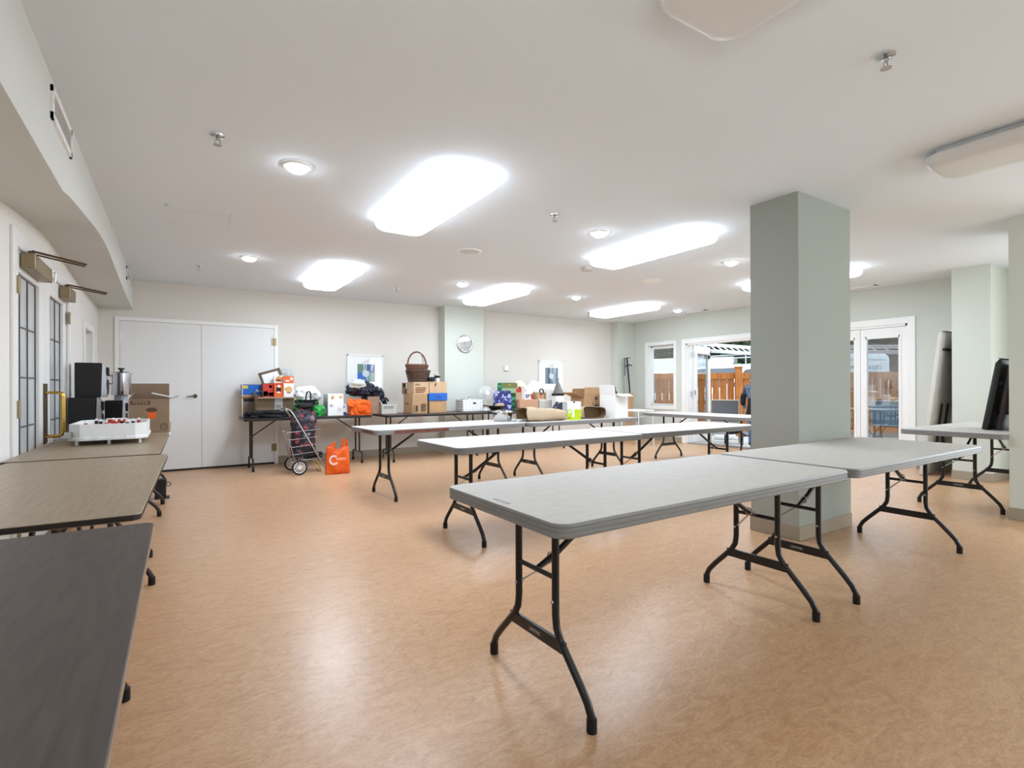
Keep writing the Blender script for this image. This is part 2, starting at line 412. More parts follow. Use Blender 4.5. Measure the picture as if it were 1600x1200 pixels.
# chases and pillars, each with its rubber base
def pillar(n, x0, x1, y0, y1, m, base=True):
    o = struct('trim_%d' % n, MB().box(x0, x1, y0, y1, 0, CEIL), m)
    if base:
        b = MB(); e = .006; b.box(x0 - e, x1 + e, y0 - e, y1 + e, .002, .105); b.done('rubber_base', M_BASE, o)
    o['label'] = 'square painted pillar' if n == 1 else 'painted wall chase'
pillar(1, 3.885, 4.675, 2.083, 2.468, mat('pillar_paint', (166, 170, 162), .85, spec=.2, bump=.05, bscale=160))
pillar(2, 4.005, 4.80, 8.39, YB - .001, M_SAGE)
pillar(3, 8.225, XR - .001, 8.40, YB - .001, M_SAGE)
pillar(4, 8.125, XR - .001, 2.09, 2.46, M_SAGE)
pillar(5, 6.035, 6.83, 1.04, 1.435, M_SAGE)
# dropped bulkhead along the left wall, arched over the doors
prof = [(YF, 2.163), (3.485, 2.165), (3.66, 2.193), (3.85, 2.216), (4.32, 2.264), (4.70, 2.302), (4.96, 2.322), (5.30, 2.337), (5.60, 2.338), (6.0, 2.318), (6.5, 2.284), (7.0, 2.256), (7.5, 2.236), (8.0, 2.222), (YB - .001, 2.212)]
poly = [(XL + .0005, y, z) for y, z in prof] + [(XL + .0005, YB - .001, CEIL - .0005), (XL + .0005, YF, CEIL - .0005)]
struct('trim_6', MB().prism(poly, (-.487 - XL, 0, 0)), M_SAGE if False else mat('bulkhead_paint', (212, 212, 206), .85, spec=.2, bump=.05, bscale=160))
# rubber baseboards
bb = MB(); bb.box(XL, -.685, YB - .008, YB, .002, .11); bb.box(1.292, 4.0, YB - .008, YB, .002, .11); bb.box(4.81, 8.22, YB - .008, YB, .002, .11); struct('baseboard_back', bb, M_BASE)
bb = MB(); bb.box(XR - .008, XR, 7.07, 8.39, .002, .11); bb.box(XR - .008, XR, 4.50, 4.95, .002, .11); bb.box(XR - .008, XR, 2.47, 3.05, .002, .11); bb.box(XR - .008, XR, YF, 2.08, .002, .11); struct('baseboard_right', bb, M_BASE)
bb = MB(); bb.box(XL, XL + .008, YF, 4.36, .002, .11); bb.box(XL, XL + .008, 6.45, YB, .002, .11); struct('baseboard_left', bb, M_BASE)

def casing(name, axis, c, s, u0, u1, ztop, w=.095, t=.018, z0=0, sill=False):
    """flat white casing round an opening on the plane axis=c; s = side it stands proud to"""
    mb = MB(); a, b = sorted((c, c + s * t))
    def bx(ua, ub, za, zb): (mb.box(a, b, ua, ub, za, zb, .004) if axis == 'x' else mb.box(ua, ub, a, b, za, zb, .004))
    bx(u0 - w, u0, z0, ztop + w); bx(u1, u1 + w, z0, ztop + w); bx(u0, u1, ztop, ztop + w)
    if sill: bx(u0, u1, z0, z0 + w)
    o = mb.done(name, M_TRIM); o['kind'] = 'structure'; return o
# ---- left double doors with leaded frosted lights
casing('trim_7', 'x', XL, 1, DL[0], DL[1], DL[3] + .005, .105)
def hinge(parent, x, y, z, ax='x', m=M_BRONZE, s=1):
    b = MB()
    if ax == 'x': b.box(x, x + .006 * s, y - .035, y + .035, z - .055, z + .055); b.tube([(x + .006 * s, y, z - .055), (x + .006 * s, y, z + .055)], .007, 6)
    else: b.box(x - .035, x + .035, y, y + .006 * s, z - .055, z + .055); b.tube([(x, y + .006 * s, z - .055), (x, y + .006 * s, z + .055)], .007, 6)
    b.done('hinge', m, parent)
def leaf_left(name, y0, y1, g0, g1, hy):
    fr = MB(); x0, x1 = XL - .05, XL - .004; zt, zb = 1.915, .22
    fr.box(x0, x1, y0, g0, .01, DL[3]); fr.box(x0, x1, g1, y1, .01, DL[3]); fr.box(x0, x1, g0, g1, zt, DL[3]); fr.box(x0, x1, g0, g1, .01, zb)
    d = fr.done(name, M_TRIM); d['kind'] = 'structure'
    zs = [zb, .55, .889, 1.228, 1.569, zt]; w = (g1 - g0); ys = [g0, g0 + w * .235, g0 + w * .60, g1]
    for i in range(5):
        for j in range(3): MB().box(x0 + .015, x0 + .02, ys[j] + .002, ys[j + 1] - .002, zs[i] + .002, zs[i + 1] - .002).done('pane', M_FROST, d)
    for j in range(4): MB().box(x0 + .012, x0 + .027, ys[j] - .006, ys[j] + .006, zb, zt).done('came', M_LEAD, d)
    for i in range(6): MB().box(x0 + .012, x0 + .026, g0, g1, zs[i] - .005, zs[i] + .005).done('came', M_LEAD, d)
    for z in (1.81, 1.02, .25): hinge(d, XL + .0185, hy, z, 'x')
    # handle: tall plate and C shaped pull
    py = y1 - .035 if hy < 5 else y0 + .035
    MB().box(x1, x1 + .006, py - .03, py + .03, .72, 1.19).done('push_plate', M_DBRONZE, d)
    b = MB(); pts = [(x1 + .004, py, .775)]
    for k in range(7): a = -PI / 2 + k * PI / 12; pts.append((x1 + .075 + .035 * math.cos(a), py, .81 + .035 * math.sin(a)))
    for k in range(7): a = k * PI / 12; pts.append((x1 + .075 + .035 * math.cos(a), py, 1.085 + .035 * math.sin(a)))
    pts.append((x1 + .004, py, 1.12)); b.tube(pts, .011, 10).done('pull_handle', M_BRASS, d, 40)
    return d
leaf_left('door_1', DL[0] + .004, 5.403, 4.595, 5.205, 4.47)
leaf_left('door_2', 5.407, DL[1] - .004, 5.602, 6.18, 6.335)
MB().box(XL - TW, XL - TW + .02, DL[0], DL[1], 0, DL[3]).done('trim_8', M_LEFT)['kind'] = 'structure'
def closer(y0, y1, label):
    t = thing('door_closer', label, 'door closer', (XL, (y0 + y1) / 2, 2.0), 0, 'closers over the double doors')
    hw = (y1 - y0) / 2
    MB().box(.002, .075, -hw, hw, -.05, .05, .005).done('cover', M_BRONZE, t)
    MB().box(.03, .06, -hw + .05, -hw + .10, .05, .075).done('pivot', M_DBRONZE, t)
    b = MB(); b.tube([(.045, -hw + .075, .078), (.31, -hw + .25, .055)], .008, 6); b.tube([(.06, -hw + .11, .062), (.30, -hw + .275, .045)], .006, 6)
    b.done('closer_arm', M_DBRONZE, t)
closer(4.62, 5.20, 'bronze box closer with long arm over the nearer frosted door')
closer(5.97, 6.28, 'smaller bronze closer with two arms over the farther frosted door')
for y, lab in ((5.33, 'left one of two small white latch hooks atop the double doors'), (5.46, 'right one of two small white latch hooks atop the double doors')):
    b = MB(); b.box(XL + .018, XL + .03, y - .015, y + .015, 2.02, 2.10); b.tube([(XL + .03, y, 2.08), (XL + .055, y, 2.07), (XL + .05, y, 2.0)], .006, 6)
    tag(b.done('latch_hook', M_STEEL), lab, 'hook', 'latch hooks over the double doors')
# ---- small window on the left wall
casing('trim_9', 'x', XL, 1, WL[0], WL[1], WL[3], .075, .018, WL[2] - .075, True)
w = MB(); xa, xb = XL - .1, XL - .06
w.box(xa, xb, WL[0], WL[0] + .04, WL[2], WL[3]); w.box(xa, xb, WL[1] - .04, WL[1], WL[2], WL[3]); w.box(xa, xb, WL[0], WL[1], WL[2], WL[2] + .04); w.box(xa, xb, WL[0], WL[1], WL[3] - .04, WL[3]); w.box(xa, xb, 7.72, 7.76, WL[2], WL[3])
wo = w.done('window_1', M_TRIM); wo['kind'] = 'structure'
MB().box(xa + .01, xa + .016, WL[0] + .04, 7.72, WL[2] + .04, WL[3] - .04).done('pane', M_FROST, wo); MB().box(xa + .01, xa + .016, 7.76, WL[1] - .04, WL[2] + .04, WL[3] - .04).done('pane', M_FROST, wo)
# ---- flat white double doors in the back wall
casing('trim_10', 'y', YB, -1, -.63, 1.254, 2.057, .052)
for nm, a, b, hx, s in (('door_3', -.627, .301, -.60, 1), ('door_4', .305, 1.251, 1.225, -1)):
    d = MB().box(a, b, YB - .014, YB - .001, .028, 2.053, .002).done(nm, M_DOOR); d['kind'] = 'structure'
    for z in (1.85, 1.05, .25): hinge(d, hx + (.025 if s < 0 else -.028), YB - .014, z, 'y', M_BRONZE if s < 0 else M_TRIM, -1)
    if s > 0:
        h = MB(); h.disc_y((.225, YB - .022, 1.04), .028, .008); h.tube([(.225, YB - .022, 1.04), (.225, YB - .06, 1.04), (.20, YB - .065, 1.04), (.12, YB - .062, 1.032)], [.009, .009, .009, .007], 8)
        h.done('lever_handle', M_DBRONZE, d, 40)
MB().box(-.63, 1.254, YB - .012, YB - .0005, 0, .026).done('trim_11', M_INK)['kind'] = 'structure'
# ---- right wall: window with blind
casing('trim_12', 'x', XR, -1, WR[0], WR[1], WR[3], .075, .018, WR[2] - .075, True)
w = MB(); xa, xb = XR + .10, XR + .15
for q in ((WR[0], WR[0] + .03, WR[2], WR[3]), (WR[1] - .03, WR[1], WR[2], WR[3]), (WR[0], WR[1], WR[2], WR[2] + .03), (WR[0], WR[1], WR[3] - .04, WR[3])): w.box(xa, xb, *q)
for q in ((WR[0], WR[0] + .003, WR[2], WR[3]), (WR[1] - .003, WR[1], WR[2], WR[3]), (WR[0], WR[1], WR[2], WR[2] + .003), (WR[0], WR[1], WR[3] - .003, WR[3])): w.box(XR, xb, *q)
wo = w.done('window_2', M_TRIM); wo['kind'] = 'structure'
MB().box(xa + .03, xa + .035, WR[0] + .03, WR[1] - .03, WR[2] + .03, WR[3] - .04).done('pane', M_GLASS, wo)
bl = thing('window_blind', 'open white slatted blind hung in the small window by the corner', 'blind', (XR + .08, (WR[0] + WR[1]) / 2, WR[3]))
hwid = (WR[1] - WR[0]) / 2 - .035
MB().box(-.015, .015, -hwid, hwid, -.075, -.045).done('head_rail', M_TRIM, bl)
sl = MB(); z = -.10
while z > -1.26: sl.box(-.012, .012, -hwid, hwid, z, z + .0012, rot=Matrix.Rotation(.12, 3, 'Y')); z -= .032
o = sl.done('slats', M_TRIM, bl); o['kind'] = 'stuff'
MB().tube([(0, -hwid * .5, -.05), (0, -hwid * .5, -1.26)], .0012, 4).done('ladder_cord', M_TRIM, bl); MB().tube([(0, hwid * .5, -.05), (0, hwid * .5, -1.26)], .0012, 4).done('ladder_cord', M_TRIM, bl)
MB().box(-.012, .012, -hwid, hwid, -1.275, -1.262).done('bottom_rail', M_TRIM, bl)
# ---- right wall: open patio doors and closed pair
def jambs(name, y0, y1, z):
    mb = MB(); mb.box(XR, XR + TW, y0, y0 + .03, 0, z); mb.box(XR, XR + TW, y1 - .03, y1, 0, z); mb.box(XR, XR + TW, y0, y1, z - .03, z); o = mb.done(name, M_TRIM); o['kind'] = 'structure'; return o
casing('trim_13', 'x', XR, -1, DR[0], DR[1], DR[3], .095); jambs('trim_14', DR[0], DR[1], DR[3])
casing('trim_15', 'x', XR, -1, D2[0], D2[1], D2[3], .095); jambs('trim_16', D2[0], D2[1], D2[3])
MB().box(XR - .01, XR + TW + .05, DR[0] + .03, DR[1] - .03, 0, .02).done('trim_17', M_STEEL)['kind'] = 'structure'
def lite_door(name, org, ang, wd, g0, g1, zb, zt, glass, flip=1, hinges=None):
    """door leaf running along local +x from its hinge edge, rotated by ang about z at org"""
    o = bpy.data.objects.new(name, None); COL.objects.link(o); o.location = org; o.rotation_euler.z = ang; o['kind'] = 'structure'; o.empty_display_size = .1
    f = MB(); t = .022
    f.box(0, g0, -t, t, .02, 1.995); f.box(g1, wd, -t, t, .02, 1.995); f.box(g0, g1, -t, t, zt, 1.995); f.box(g0, g1, -t, t, .02, zb); f.done('leaf_frame', M_TRIM, o)
    b = MB()
    for q in ((g0 - .02, g0 + .015, zb - .02, zt + .02), (g1 - .015, g1 + .02, zb - .02, zt + .02), (g0, g1, zb - .02, zb + .015), (g0, g1, zt - .015, zt + .02)): b.box(q[0], q[1], -t - .006, t + .006, q[2], q[3])
    b.done('glass_bead', M_TRIM, o); MB().box(g0, g1, -.003, .003, zb, zt).done('pane', glass, o)
    for z in (1.80, 1.02, .25): MB().box(-.012, .03, -t - .012 * flip - .003, -t - .012 * flip + .003, z - .05, z + .05).done('hinge', M_STEEL, o)
    return o
dl = lite_door('door_5', (XR + TW + .03, 6.94, .01), rad(16), .88, .13, .76, .25, 1.85, M_GLASSR)
b = MB(); b.box(.73, .80, -.06, -.022, 1.74, 1.82); b.tube([(.76, -.05, 1.84), (.55, -.16, 1.90)], .008, 6); b.done('door_closer', M_DBRONZE, dl)
b = MB(); b.disc_y((.82, .022, 1.0), .025, .02); b.tube([(.82, .05, 1.0), (.72, .055, 1.0)], .009, 8); b.done('lever_handle', M_DBRONZE, dl)
hp = MB(); [hp.box(XR + .10, XR + TW, 6.938, 6.944, z - .06, z + .06) for z in (1.80, 1.0)]; hp.done('trim_18', M_STEEL)['kind'] = 'structure'
lite_door('door_6', (XR + TW + .03, DR[0] + .035, .01), rad(-14), .88, .13, .76, .25, 1.85, M_GLASSR)
lite_door('door_7', (XR + .06, D2[0] + .034, .01), rad(90), .59, .078, .52, .28, 1.865, M_GLASSR)
lite_door('door_8', (XR + .06, D2[1] - .034, .01), rad(-90), .59, .078, .52, .28, 1.865, M_GLASSR)
# windows added outside the frame to let daylight in
for nm, q in (('window_3', ('x', XR + .08, WB)), ('window_4', ('y', YF - .08, (3.6, 7.2, .7, 2.2)))):
    ax, c, (u0, u1, z0, z1) = q; w = MB()
    def fb(a, b_, c0, c1): (w.box(c - .03, c + .03, a, b_, c0, c1) if ax == 'x' else w.box(a, b_, c - .03, c + .03, c0, c1))
    fb(u0, u0 + .05, z0, z1); fb(u1 - .05, u1, z0, z1); fb(u0, u1, z0, z0 + .05); fb(u0, u1, z1 - .05, z1); fb((u0 + u1) / 2 - .03, (u0 + u1) / 2 + .03, z0, z1)
    o = w.done(nm, M_TRIM); o['kind'] = 'structure'
    p = MB(); (p.box(c - .003, c + .003, u0 + .05, u1 - .05, z0 + .05, z1 - .05) if ax == 'x' else p.box(u0 + .05, u1 - .05, c - .003, c + .003, z0 + .05, z1 - .05)); p.done('pane', M_GLASS, o)

# ------------------------------------------------------------------ ceiling fittings
def ceiling_light(x, y, lit, label):
    t = thing('ceiling_light', label, 'ceiling light', (x, y, CEIL), 0, 'wraparound lights on the ceiling')
    MB().box(-.195, .195, -.64, .64, -.05, -.0005, .003).done('housing', M_HOUS, t)
    df = MB().slab(.228, .715, [(.01, -.03), (0, -.036), (0, -.06), (.012, -.082), (.035, -.097), (.075, -.105)], .12, 6).done('diffuser', [M_LIT, M_LITS] if lit else [M_OFF, M_OFF], t, 50)
    for p in df.data.polygons: p.material_index = 0 if p.normal.z < -.55 else 1
    MB().box(-.2, -.194, -.52, -.46, -.046, -.034).done('latch', M_INK, t)
for x, y, lit, lab in ((1.645, 3.70, 1, 'large lit ceiling light nearest the camera, left of the middle'), (1.67, 6.80, 1, 'lit ceiling light before the white double doors'),
        (4.12, 6.86, 1, 'lit ceiling light just in front of the wall clock'), (4.08, 3.72, 1, 'long lit ceiling light left of the grey pillar'),
        (6.93, 6.90, 1, 'lit ceiling light near the far right corner'), (6.88, 3.70, 1, 'lit ceiling light half hidden behind the grey pillar'),
        (4.11, .62, 0, 'switched off ceiling light at the upper right edge'), (1.65, .595, 0, 'switched off ceiling light whose corner peeks in at the top')):
    ceiling_light(x, y, lit, lab)
def downlight(x, y, label):
    t = thing('downlight', label, 'downlight', (x, y, CEIL), 0, 'round downlights in the ceiling')
    MB().lathe([(.068, -.004), (.072, -.012), (.09, -.011), (.096, -.004), (.096, -.0005)], 28, cap0=False, cap1=False).done('trim_ring', M_TRIM, t, 50)
    MB().lathe([(.066, -.004), (.062, -.026), (.04, -.040), (.001, -.045)], 24).done('lens', M_POT, t, 50)
for x, y, lab in ((.668, 3.62, 'round lit downlight left of the largest ceiling light'), (.685, 6.44, 'round lit downlight in front of the white double doors'),
        (3.345, 3.655, 'round lit downlight left of the long ceiling light'), (3.365, 6.48, 'round lit downlight left of the light by the clock'),
        (5.435, 3.69, 'round lit downlight close to the top of the grey pillar'), (5.42, 6.47, 'round lit downlight between the two farthest ceiling lights'),
        (7.98, 6.55, 'round lit downlight near the right wall vent')): downlight(x, y, lab)
for x, y, lab in ((2.63, 4.90, 'round grey ceiling speaker in the middle of the room'), (5.47, 4.92, 'round white ceiling speaker before the farthest right light')):
    t = thing('ceiling_speaker', lab, 'speaker', (x, y, CEIL), 0, 'round speakers in the ceiling')
    MB().lathe([(.108, -.006), (.112, -.012), (.128, -.010), (.134, -.0005)], 32, cap0=False, cap1=False).done('rim', M_TRIM, t, 50)
    MB().lathe([(.11, -.005), (.06, -.011), (.001, -.012)], 28).done('grille', M_HOUS if x < 4 else M_TRIM, t, 50)
def sprinkler(x, y, label):
    t = thing('sprinkler', label, 'sprinkler', (x, y, CEIL), 0, 'ceiling sprinklers')
    MB().lathe([(.038, -.0005), (.036, -.008), (.02, -.012), (.018, -.004)], 20, cap0=False).done('escutcheon', M_CHROME, t, 50)
    b = MB(); b.tube([(0, 0, -.008), (0, 0, -.03)], .009, 8); b.tube([(-.012, 0, -.028), (-.014, 0, -.045), (0, 0, -.058)], .0035, 6); b.tube([(.012, 0, -.028), (.014, 0, -.045), (0, 0, -.058)], .0035, 6); b.done('frame', M_STEEL, t)
    MB().lathe([(.022, -.060), (.022, -.058), (.002, -.056)], 14).done('deflector', M_STEEL, t)
for x, y, lab in ((.202, 3.42, 'chrome sprinkler left of the nearest downlight'), (.23, 7.18, 'small sprinkler nearest the white double doors'), (2.68, 3.475, 'chrome sprinkler right of the largest ceiling light'),
        (2.70, 7.27, 'tiny sprinkler nearest the back wall'), (2.62, 1.02, 'chrome sprinkler at the upper right near the camera')): sprinkler(x, y, lab)
h = thing('access_hatch', 'flush white hatch panel in the ceiling near the bulkhead', 'hatch', (.165, 5.18, CEIL))
b = MB()
for q in ((-.235, .235, -.25, -.238), (-.235, .235, .238, .25), (-.235, -.223, -.25, .25), (.223, .235, -.25, .25)): b.box(*q, -.003, -.0003)
b.done('frame', M_CEIL, h); MB().box(-.215, .215, -.23, .23, -.0025, -.0003).done('panel', M_CEIL, h)
def grille(name, label, loc, rz, w, hgt, nsl, face):
    t = thing(name, label, 'vent', loc, rz, None)
    b = MB(); f = .03
    # local: x along, z up, faces -y (or down when face = 'c')
    def B(x0, x1, z0, z1, y0, y1): (b.box(x0, x1, y0, y1, z0, z1) if face == 'w' else b.box(x0, x1, z0, z1, y0, y1))
    B(-w / 2, w / 2, -hgt / 2, -hgt / 2 + f, -.012, -.0005); B(-w / 2, w / 2, hgt / 2 - f, hgt / 2, -.012, -.0005); B(-w / 2, -w / 2 + f, -hgt / 2, hgt / 2, -.012, -.0005); B(w / 2 - f, w / 2, -hgt / 2, hgt / 2, -.012, -.0005)
    b.done('frame', M_TRIM, t)
    b = MB(); B(-w / 2 + f, w / 2 - f, -hgt / 2 + f, hgt / 2 - f, -.003, -.0006); b.done('backing', M_GINK, t)
    for i in range(nsl):
        b = MB(); z = -hgt / 2 + f + (i + .5) * (hgt - 2 * f) / nsl; B(-w / 2 + f, w / 2 - f, z - .004, z + .004, -.010, -.003); b.done('slat', M_HOUS, t)
grille('wall_vent', 'white framed air vent high on the left bulkhead, nearer one', (-.487, 3.43, 2.482), PI / 2, .52, .155, 5, 'w')
grille('wall_vent', 'white framed air vent at the far end of the left bulkhead', (-.487, 7.75, 2.50), PI / 2, .52, .155, 5, 'w')
grille('ceiling_vent', 'narrow slot vent in the ceiling over the corner window', (8.43, 6.48, CEIL), PI / 2, .46, .10, 2, 'c')
grille('ceiling_vent', 'narrow slot vent in the ceiling over the closed glazed door', (8.43, 3.70, CEIL), PI / 2, .60, .10, 2, 'c')
t = thing('smoke_detector', 'small beige ceiling box beside the long light', 'detector', (4.22, 4.83, CEIL)); MB().lathe([(.075, -.0005), (.075, -.02), (.06, -.035), (.02, -.038)], 24).done('cover', mat('beige_plastic', (200, 188, 178), .5), t, 40)
t = thing('ceiling_sensor', 'small beige sensor by the far right ceiling light', 'sensor', (6.72, 7.62, CEIL)); MB().box(-.03, .03, -.03, .03, -.1, -.0005, .006).done('cover', mat('beige_plastic', (200, 188, 178), .5), t)

# ------------------------------------------------------------------ folding tables
def leg_pts(hu, hf, s, style):
    if style == 'wish': return [(0, s * hu, .69), (0, s * hu, .32), (0, s * (hu + .006), .275), (0, s * (hu + .03), .235), (0, s * (hf - .055), .125), (0, s * (hf - .02), .085), (0, s * hf, .045), (0, s * hf, 0.02)]
    return [(0, s * hu, .70), (0, s * hu, .165)]
def folding_table(label, group, x, y, rz, L=1.83, Wd=.765, style='plastic', zt=.733, inset=.24):
    t = thing('folding_table', label, 'table', (x, y, 0), rz, group); hx, hy = L / 2, Wd / 2
    if style == 'plastic':
        top = MB().slab(hx, hy, [(.03, zt - .046), (.004, zt - .048), (0, zt - .044), (0, zt - .034), (.002, zt - .032), (.002, zt - .030), (0, zt - .028), (0, zt - .018), (.002, zt - .016), (.002, zt - .014), (0, zt - .012), (0, zt - .006), (.003, zt - .001), (.008, zt)], .055, 7)
        o = top.done('tabletop', [M_PLAST, M_RIM], t, 35)
        for p in o.data.polygons: p.material_index = 0 if p.normal.z > .6 and p.center.z > zt - .004 else 1
        legm, hu, hf, zb = M_BLACK, .118, .31, zt - .046
    else:
        face, edge, legm = {'wood': (M_WOODA, M_EDGE, M_BRLEG), 'walnut': (M_WOODB, M_LEDGE, M_BRLEG), 'white_edge': (M_WOODA, M_TRIM, M_BRLEG), 'dark': (M_WOODC, M_EDGE, M_BRLEG)}[style]
        th = .035 if style == 'dark' else .022
        o = MB().slab(hx, hy, [(.002, zt - th), (0, zt - th + .002), (0, zt - .002), (.002, zt)], .03, 5).done('tabletop', [face, edge], t, 35)
        for p in o.data.polygons: p.material_index = 0 if abs(p.normal.z) > .6 else 1
        hu, hf, zb = (.10, .24, zt - th) if style == 'dark' else (.118, .31, zt - th)
    for sx in (-1, 1):
        xl = sx * (hx - inset)
        for s in (-1, 1):
            pts = leg_pts(hu, hf, s, 'dark' if style == 'dark' else 'wish'); pts = [(xl, p[1], min(p[2], zb)) for p in pts]
            lg = MB().tube(pts, .0145 if style != 'dark' else .0125, 10).done('leg', legm, t, 50)
            if style == 'dark':
                MB().tube([(xl, s * hu * .9, .165), (xl, s * (hf - .03), .165), (xl, s * hf, .14), (xl, s * hf, .03)], .0125, 8).done('foot_bracket', legm, lg, 50)
            MB().tube([(xl, s * hf, 0), (xl, s * hf, .045)], .018, 10).done('foot_cap', M_RUBBER, lg, 50)
            if style == 'plastic':
                bt = MB(); bt.tube([(xl - .019, s * hu, .37), (xl + .019, s * hu, .37)], .006, 6); bt.done('bolt', M_STEEL, lg)
        if style == 'plastic':
            st = MB().box(xl - .008, xl + .008, -hu - .055, hu + .055, .195, .240, .003).done('stretcher', M_BLACK, t)
            pl = MB(); pl.box(xl + sx * .008, xl + sx * .0088, -.045, .045, .206, .230); pl.done('badge', mat('badge_black', (52, 50, 50), .4), st)
            text('LIFETIME', .017, mat('badge_letters', (190, 188, 184), .5), st, (xl + sx * .0090, 0, .218), (PI / 2, 0, sx * PI / 2))
            MB().tube([(xl, -hu, .455), (xl, hu, .455)], .010, 8).done('crossbar', legm, t, 50)
            br = MB(); br.tube([(xl, 0, .455), (xl - sx * .10, 0, .50), (xl - sx * .40, 0, zb)], [.010, .013, .010], 8)
            b2 = br.done('folding_brace', legm, t, 50)
            rg = MB(); rg.torus((xl - sx * .07, 0, .487), .019, .003, 'x', 16, 6); rg.tube([(xl - sx * .07, .0, .468), (xl, hu, .37)], .004, 6); rg.done('lock_ring', M_STEEL, b2, 50)
        elif style == 'dark':
            MB().tube([(xl, 0, .165), (xl - sx * .02, 0, .165)], .008, 6).done('crossbar', legm, t)
            MB().tube([(xl, -hu, .46), (xl, hu, .46)], .008, 6).done('crossbar', legm, t); MB().tube([(xl, 0, .46), (xl - sx * .34, 0, zb)], .009, 6).done('folding_brace', legm, t)
        else:
            MB().tube([(xl, -hu - .05, .215), (xl, hu + .05, .215)], .011, 8).done('stretcher', legm, t)
            MB().tube([(xl, 0, .215), (xl - sx * .35, 0, zb)], .010, 6).done('folding_brace', legm, t)
    return t
GW = 'grey plastic folding tables set out in rows'
tA = folding_table('nearest grey plastic folding table, its left end facing the camera', GW, 1.893, 1.632, .012, 1.86, .775, inset=.195)
tB = folding_table('grey plastic folding table butted to the nearest one, passing the pillar', GW, 3.770, 1.636, .006, 1.87, .785, inset=.185, zt=.737)
t2 = folding_table('grey plastic folding table in the second row, its bare left end free', GW, 2.545, 3.575, .018, 1.86, .74)
t2b = folding_table('grey plastic folding table of the second row reaching behind the pillar', GW, 4.435, 3.655, 0, 1.86, .745)
t3 = folding_table('grey plastic folding table with worn reddish brown strips on its rim', GW, 2.53, 5.375, .045, 1.85, .76)
t3b = folding_table('grey plastic folding table carrying paper bags and the lime green box', GW, 4.40, 5.38, .03, 1.86, .765)
t4 = folding_table('grey plastic folding table standing lengthwise before the open patio doors', GW, 6.77, 5.06, PI / 2, 1.86, .77)
t5 = folding_table('grey plastic folding table on the right with black boards leaning on it', GW, 6.90, 1.83, 0, 1.87, .79)
for q in ((-.922, -.20, .10), (.922, -.30, .05)): pass
b = MB(); b.box(-.73, -.12, -.3835, -.3805, .695, .724); b.done('worn_tape', M_RUST, t3)['label'] = 'rust brown worn strip'
b = MB(); b.box(-.928, -.925, -.30, -.02, .695, .724); b.done('worn_tape', M_RUST, t3)['label'] = 'rust brown worn strip on the end'
MB().box(-.90, -.885, -.05, .05, .7325, .7345).done('end_label', M_GINK if False else M_RIM, tA)
GB = 'brown laminate folding tables along the left wall'
folding_table('dark walnut folding table at the lower left, nearest the camera', GB, -.445, 1.115, PI / 2 - .006, 1.83, .76, 'walnut', .722, .26)
folding_table('mid brown folding table with black edge, second along the left wall', GB, -.452, 3.055, PI / 2 - .03, 1.84, .76, 'wood', .733, .26)
folding_table('mid brown folding table carrying the table hockey game', GB, -.452, 4.985, PI / 2 - .018, 1.85, .76, 'wood', .730, .26)
folding_table('brown folding table under the black speakers and cardboard carton', GB, -.425, 6.90, PI / 2, 1.90, .76, 'white_edge', .730, .26)
GD = 'dark folding tables along the back wall'
folding_table('dark folding table behind the wire cart, left at the back wall', GD, 1.635, 8.155, 0, 1.74, .73, 'dark', .735, .12)
folding_table('dark folding table under the brown boxes and wicker baskets', GD, 3.54, 7.94, 0, 1.76, .73, 'dark', .735, .15)
folding_table('dark folding table under the fan and the flowered totes', GD, 5.36, 7.94, 0, 1.80, .73, 'dark', .735, .12)
# folded tables leaning on the right
def folded_table(label, group, loc, rz, tilt, L, Wd, T, m, m2, both=False):
    """stands on its short end, top face to local -y, leaning back to local +y"""
    t = thing('folded_table', label, 'table', loc, rz, group)
    R = Matrix.Rotation(-tilt, 3, 'X')
    def tr(mb):
        for v in mb.b.verts: v.co = R @ v.co
        return mb
    b = MB().slab(Wd / 2, T / 2, [(.004, 0), (0, .004), (0, L - .05), (.02, L - .012), (.05, L)], .012, 3); tr(b).done('tabletop', m, t, 40)
    for za in (.15, L - .25): b = MB(); b.box(-Wd / 2 + .06, Wd / 2 - .06, T / 2, T / 2 + .02, za, za + .03); tr(b).done('cross_rail', m2, t)
    for xa in (-.1, .1): b = MB(); b.tube([(xa, T / 2 + .022, .14), (xa, T / 2 + .022, L * .5)], .012, 6); tr(b).done('folded_leg', m2, t)
    return t
# pale one beside the glazed door: edge towards us, leaning on the right wall
folded_table('pale grey folding table standing on end, leaning between door and wall chase', 'folded tables stood against the right side', (8.395, 2.765, .012), PI, .115, 1.85, .66, .05, M_PLAST, M_BLACK)
BLB = 'black folded boards leaning on the right table'
folded_table('black board standing on the right table, the one leaning farther from the camera', BLB, (6.64, 1.70, .738), PI, .16, .68, .44, .05, M_EDGE, M_BLACK)
folded_table('dark reddish board standing on the right table in front of the black one', BLB, (6.69, 1.615, .738), PI, .145, .62, .44, .04, mat('dark_red_brown', (52, 38, 36), .45), M_BLACK)

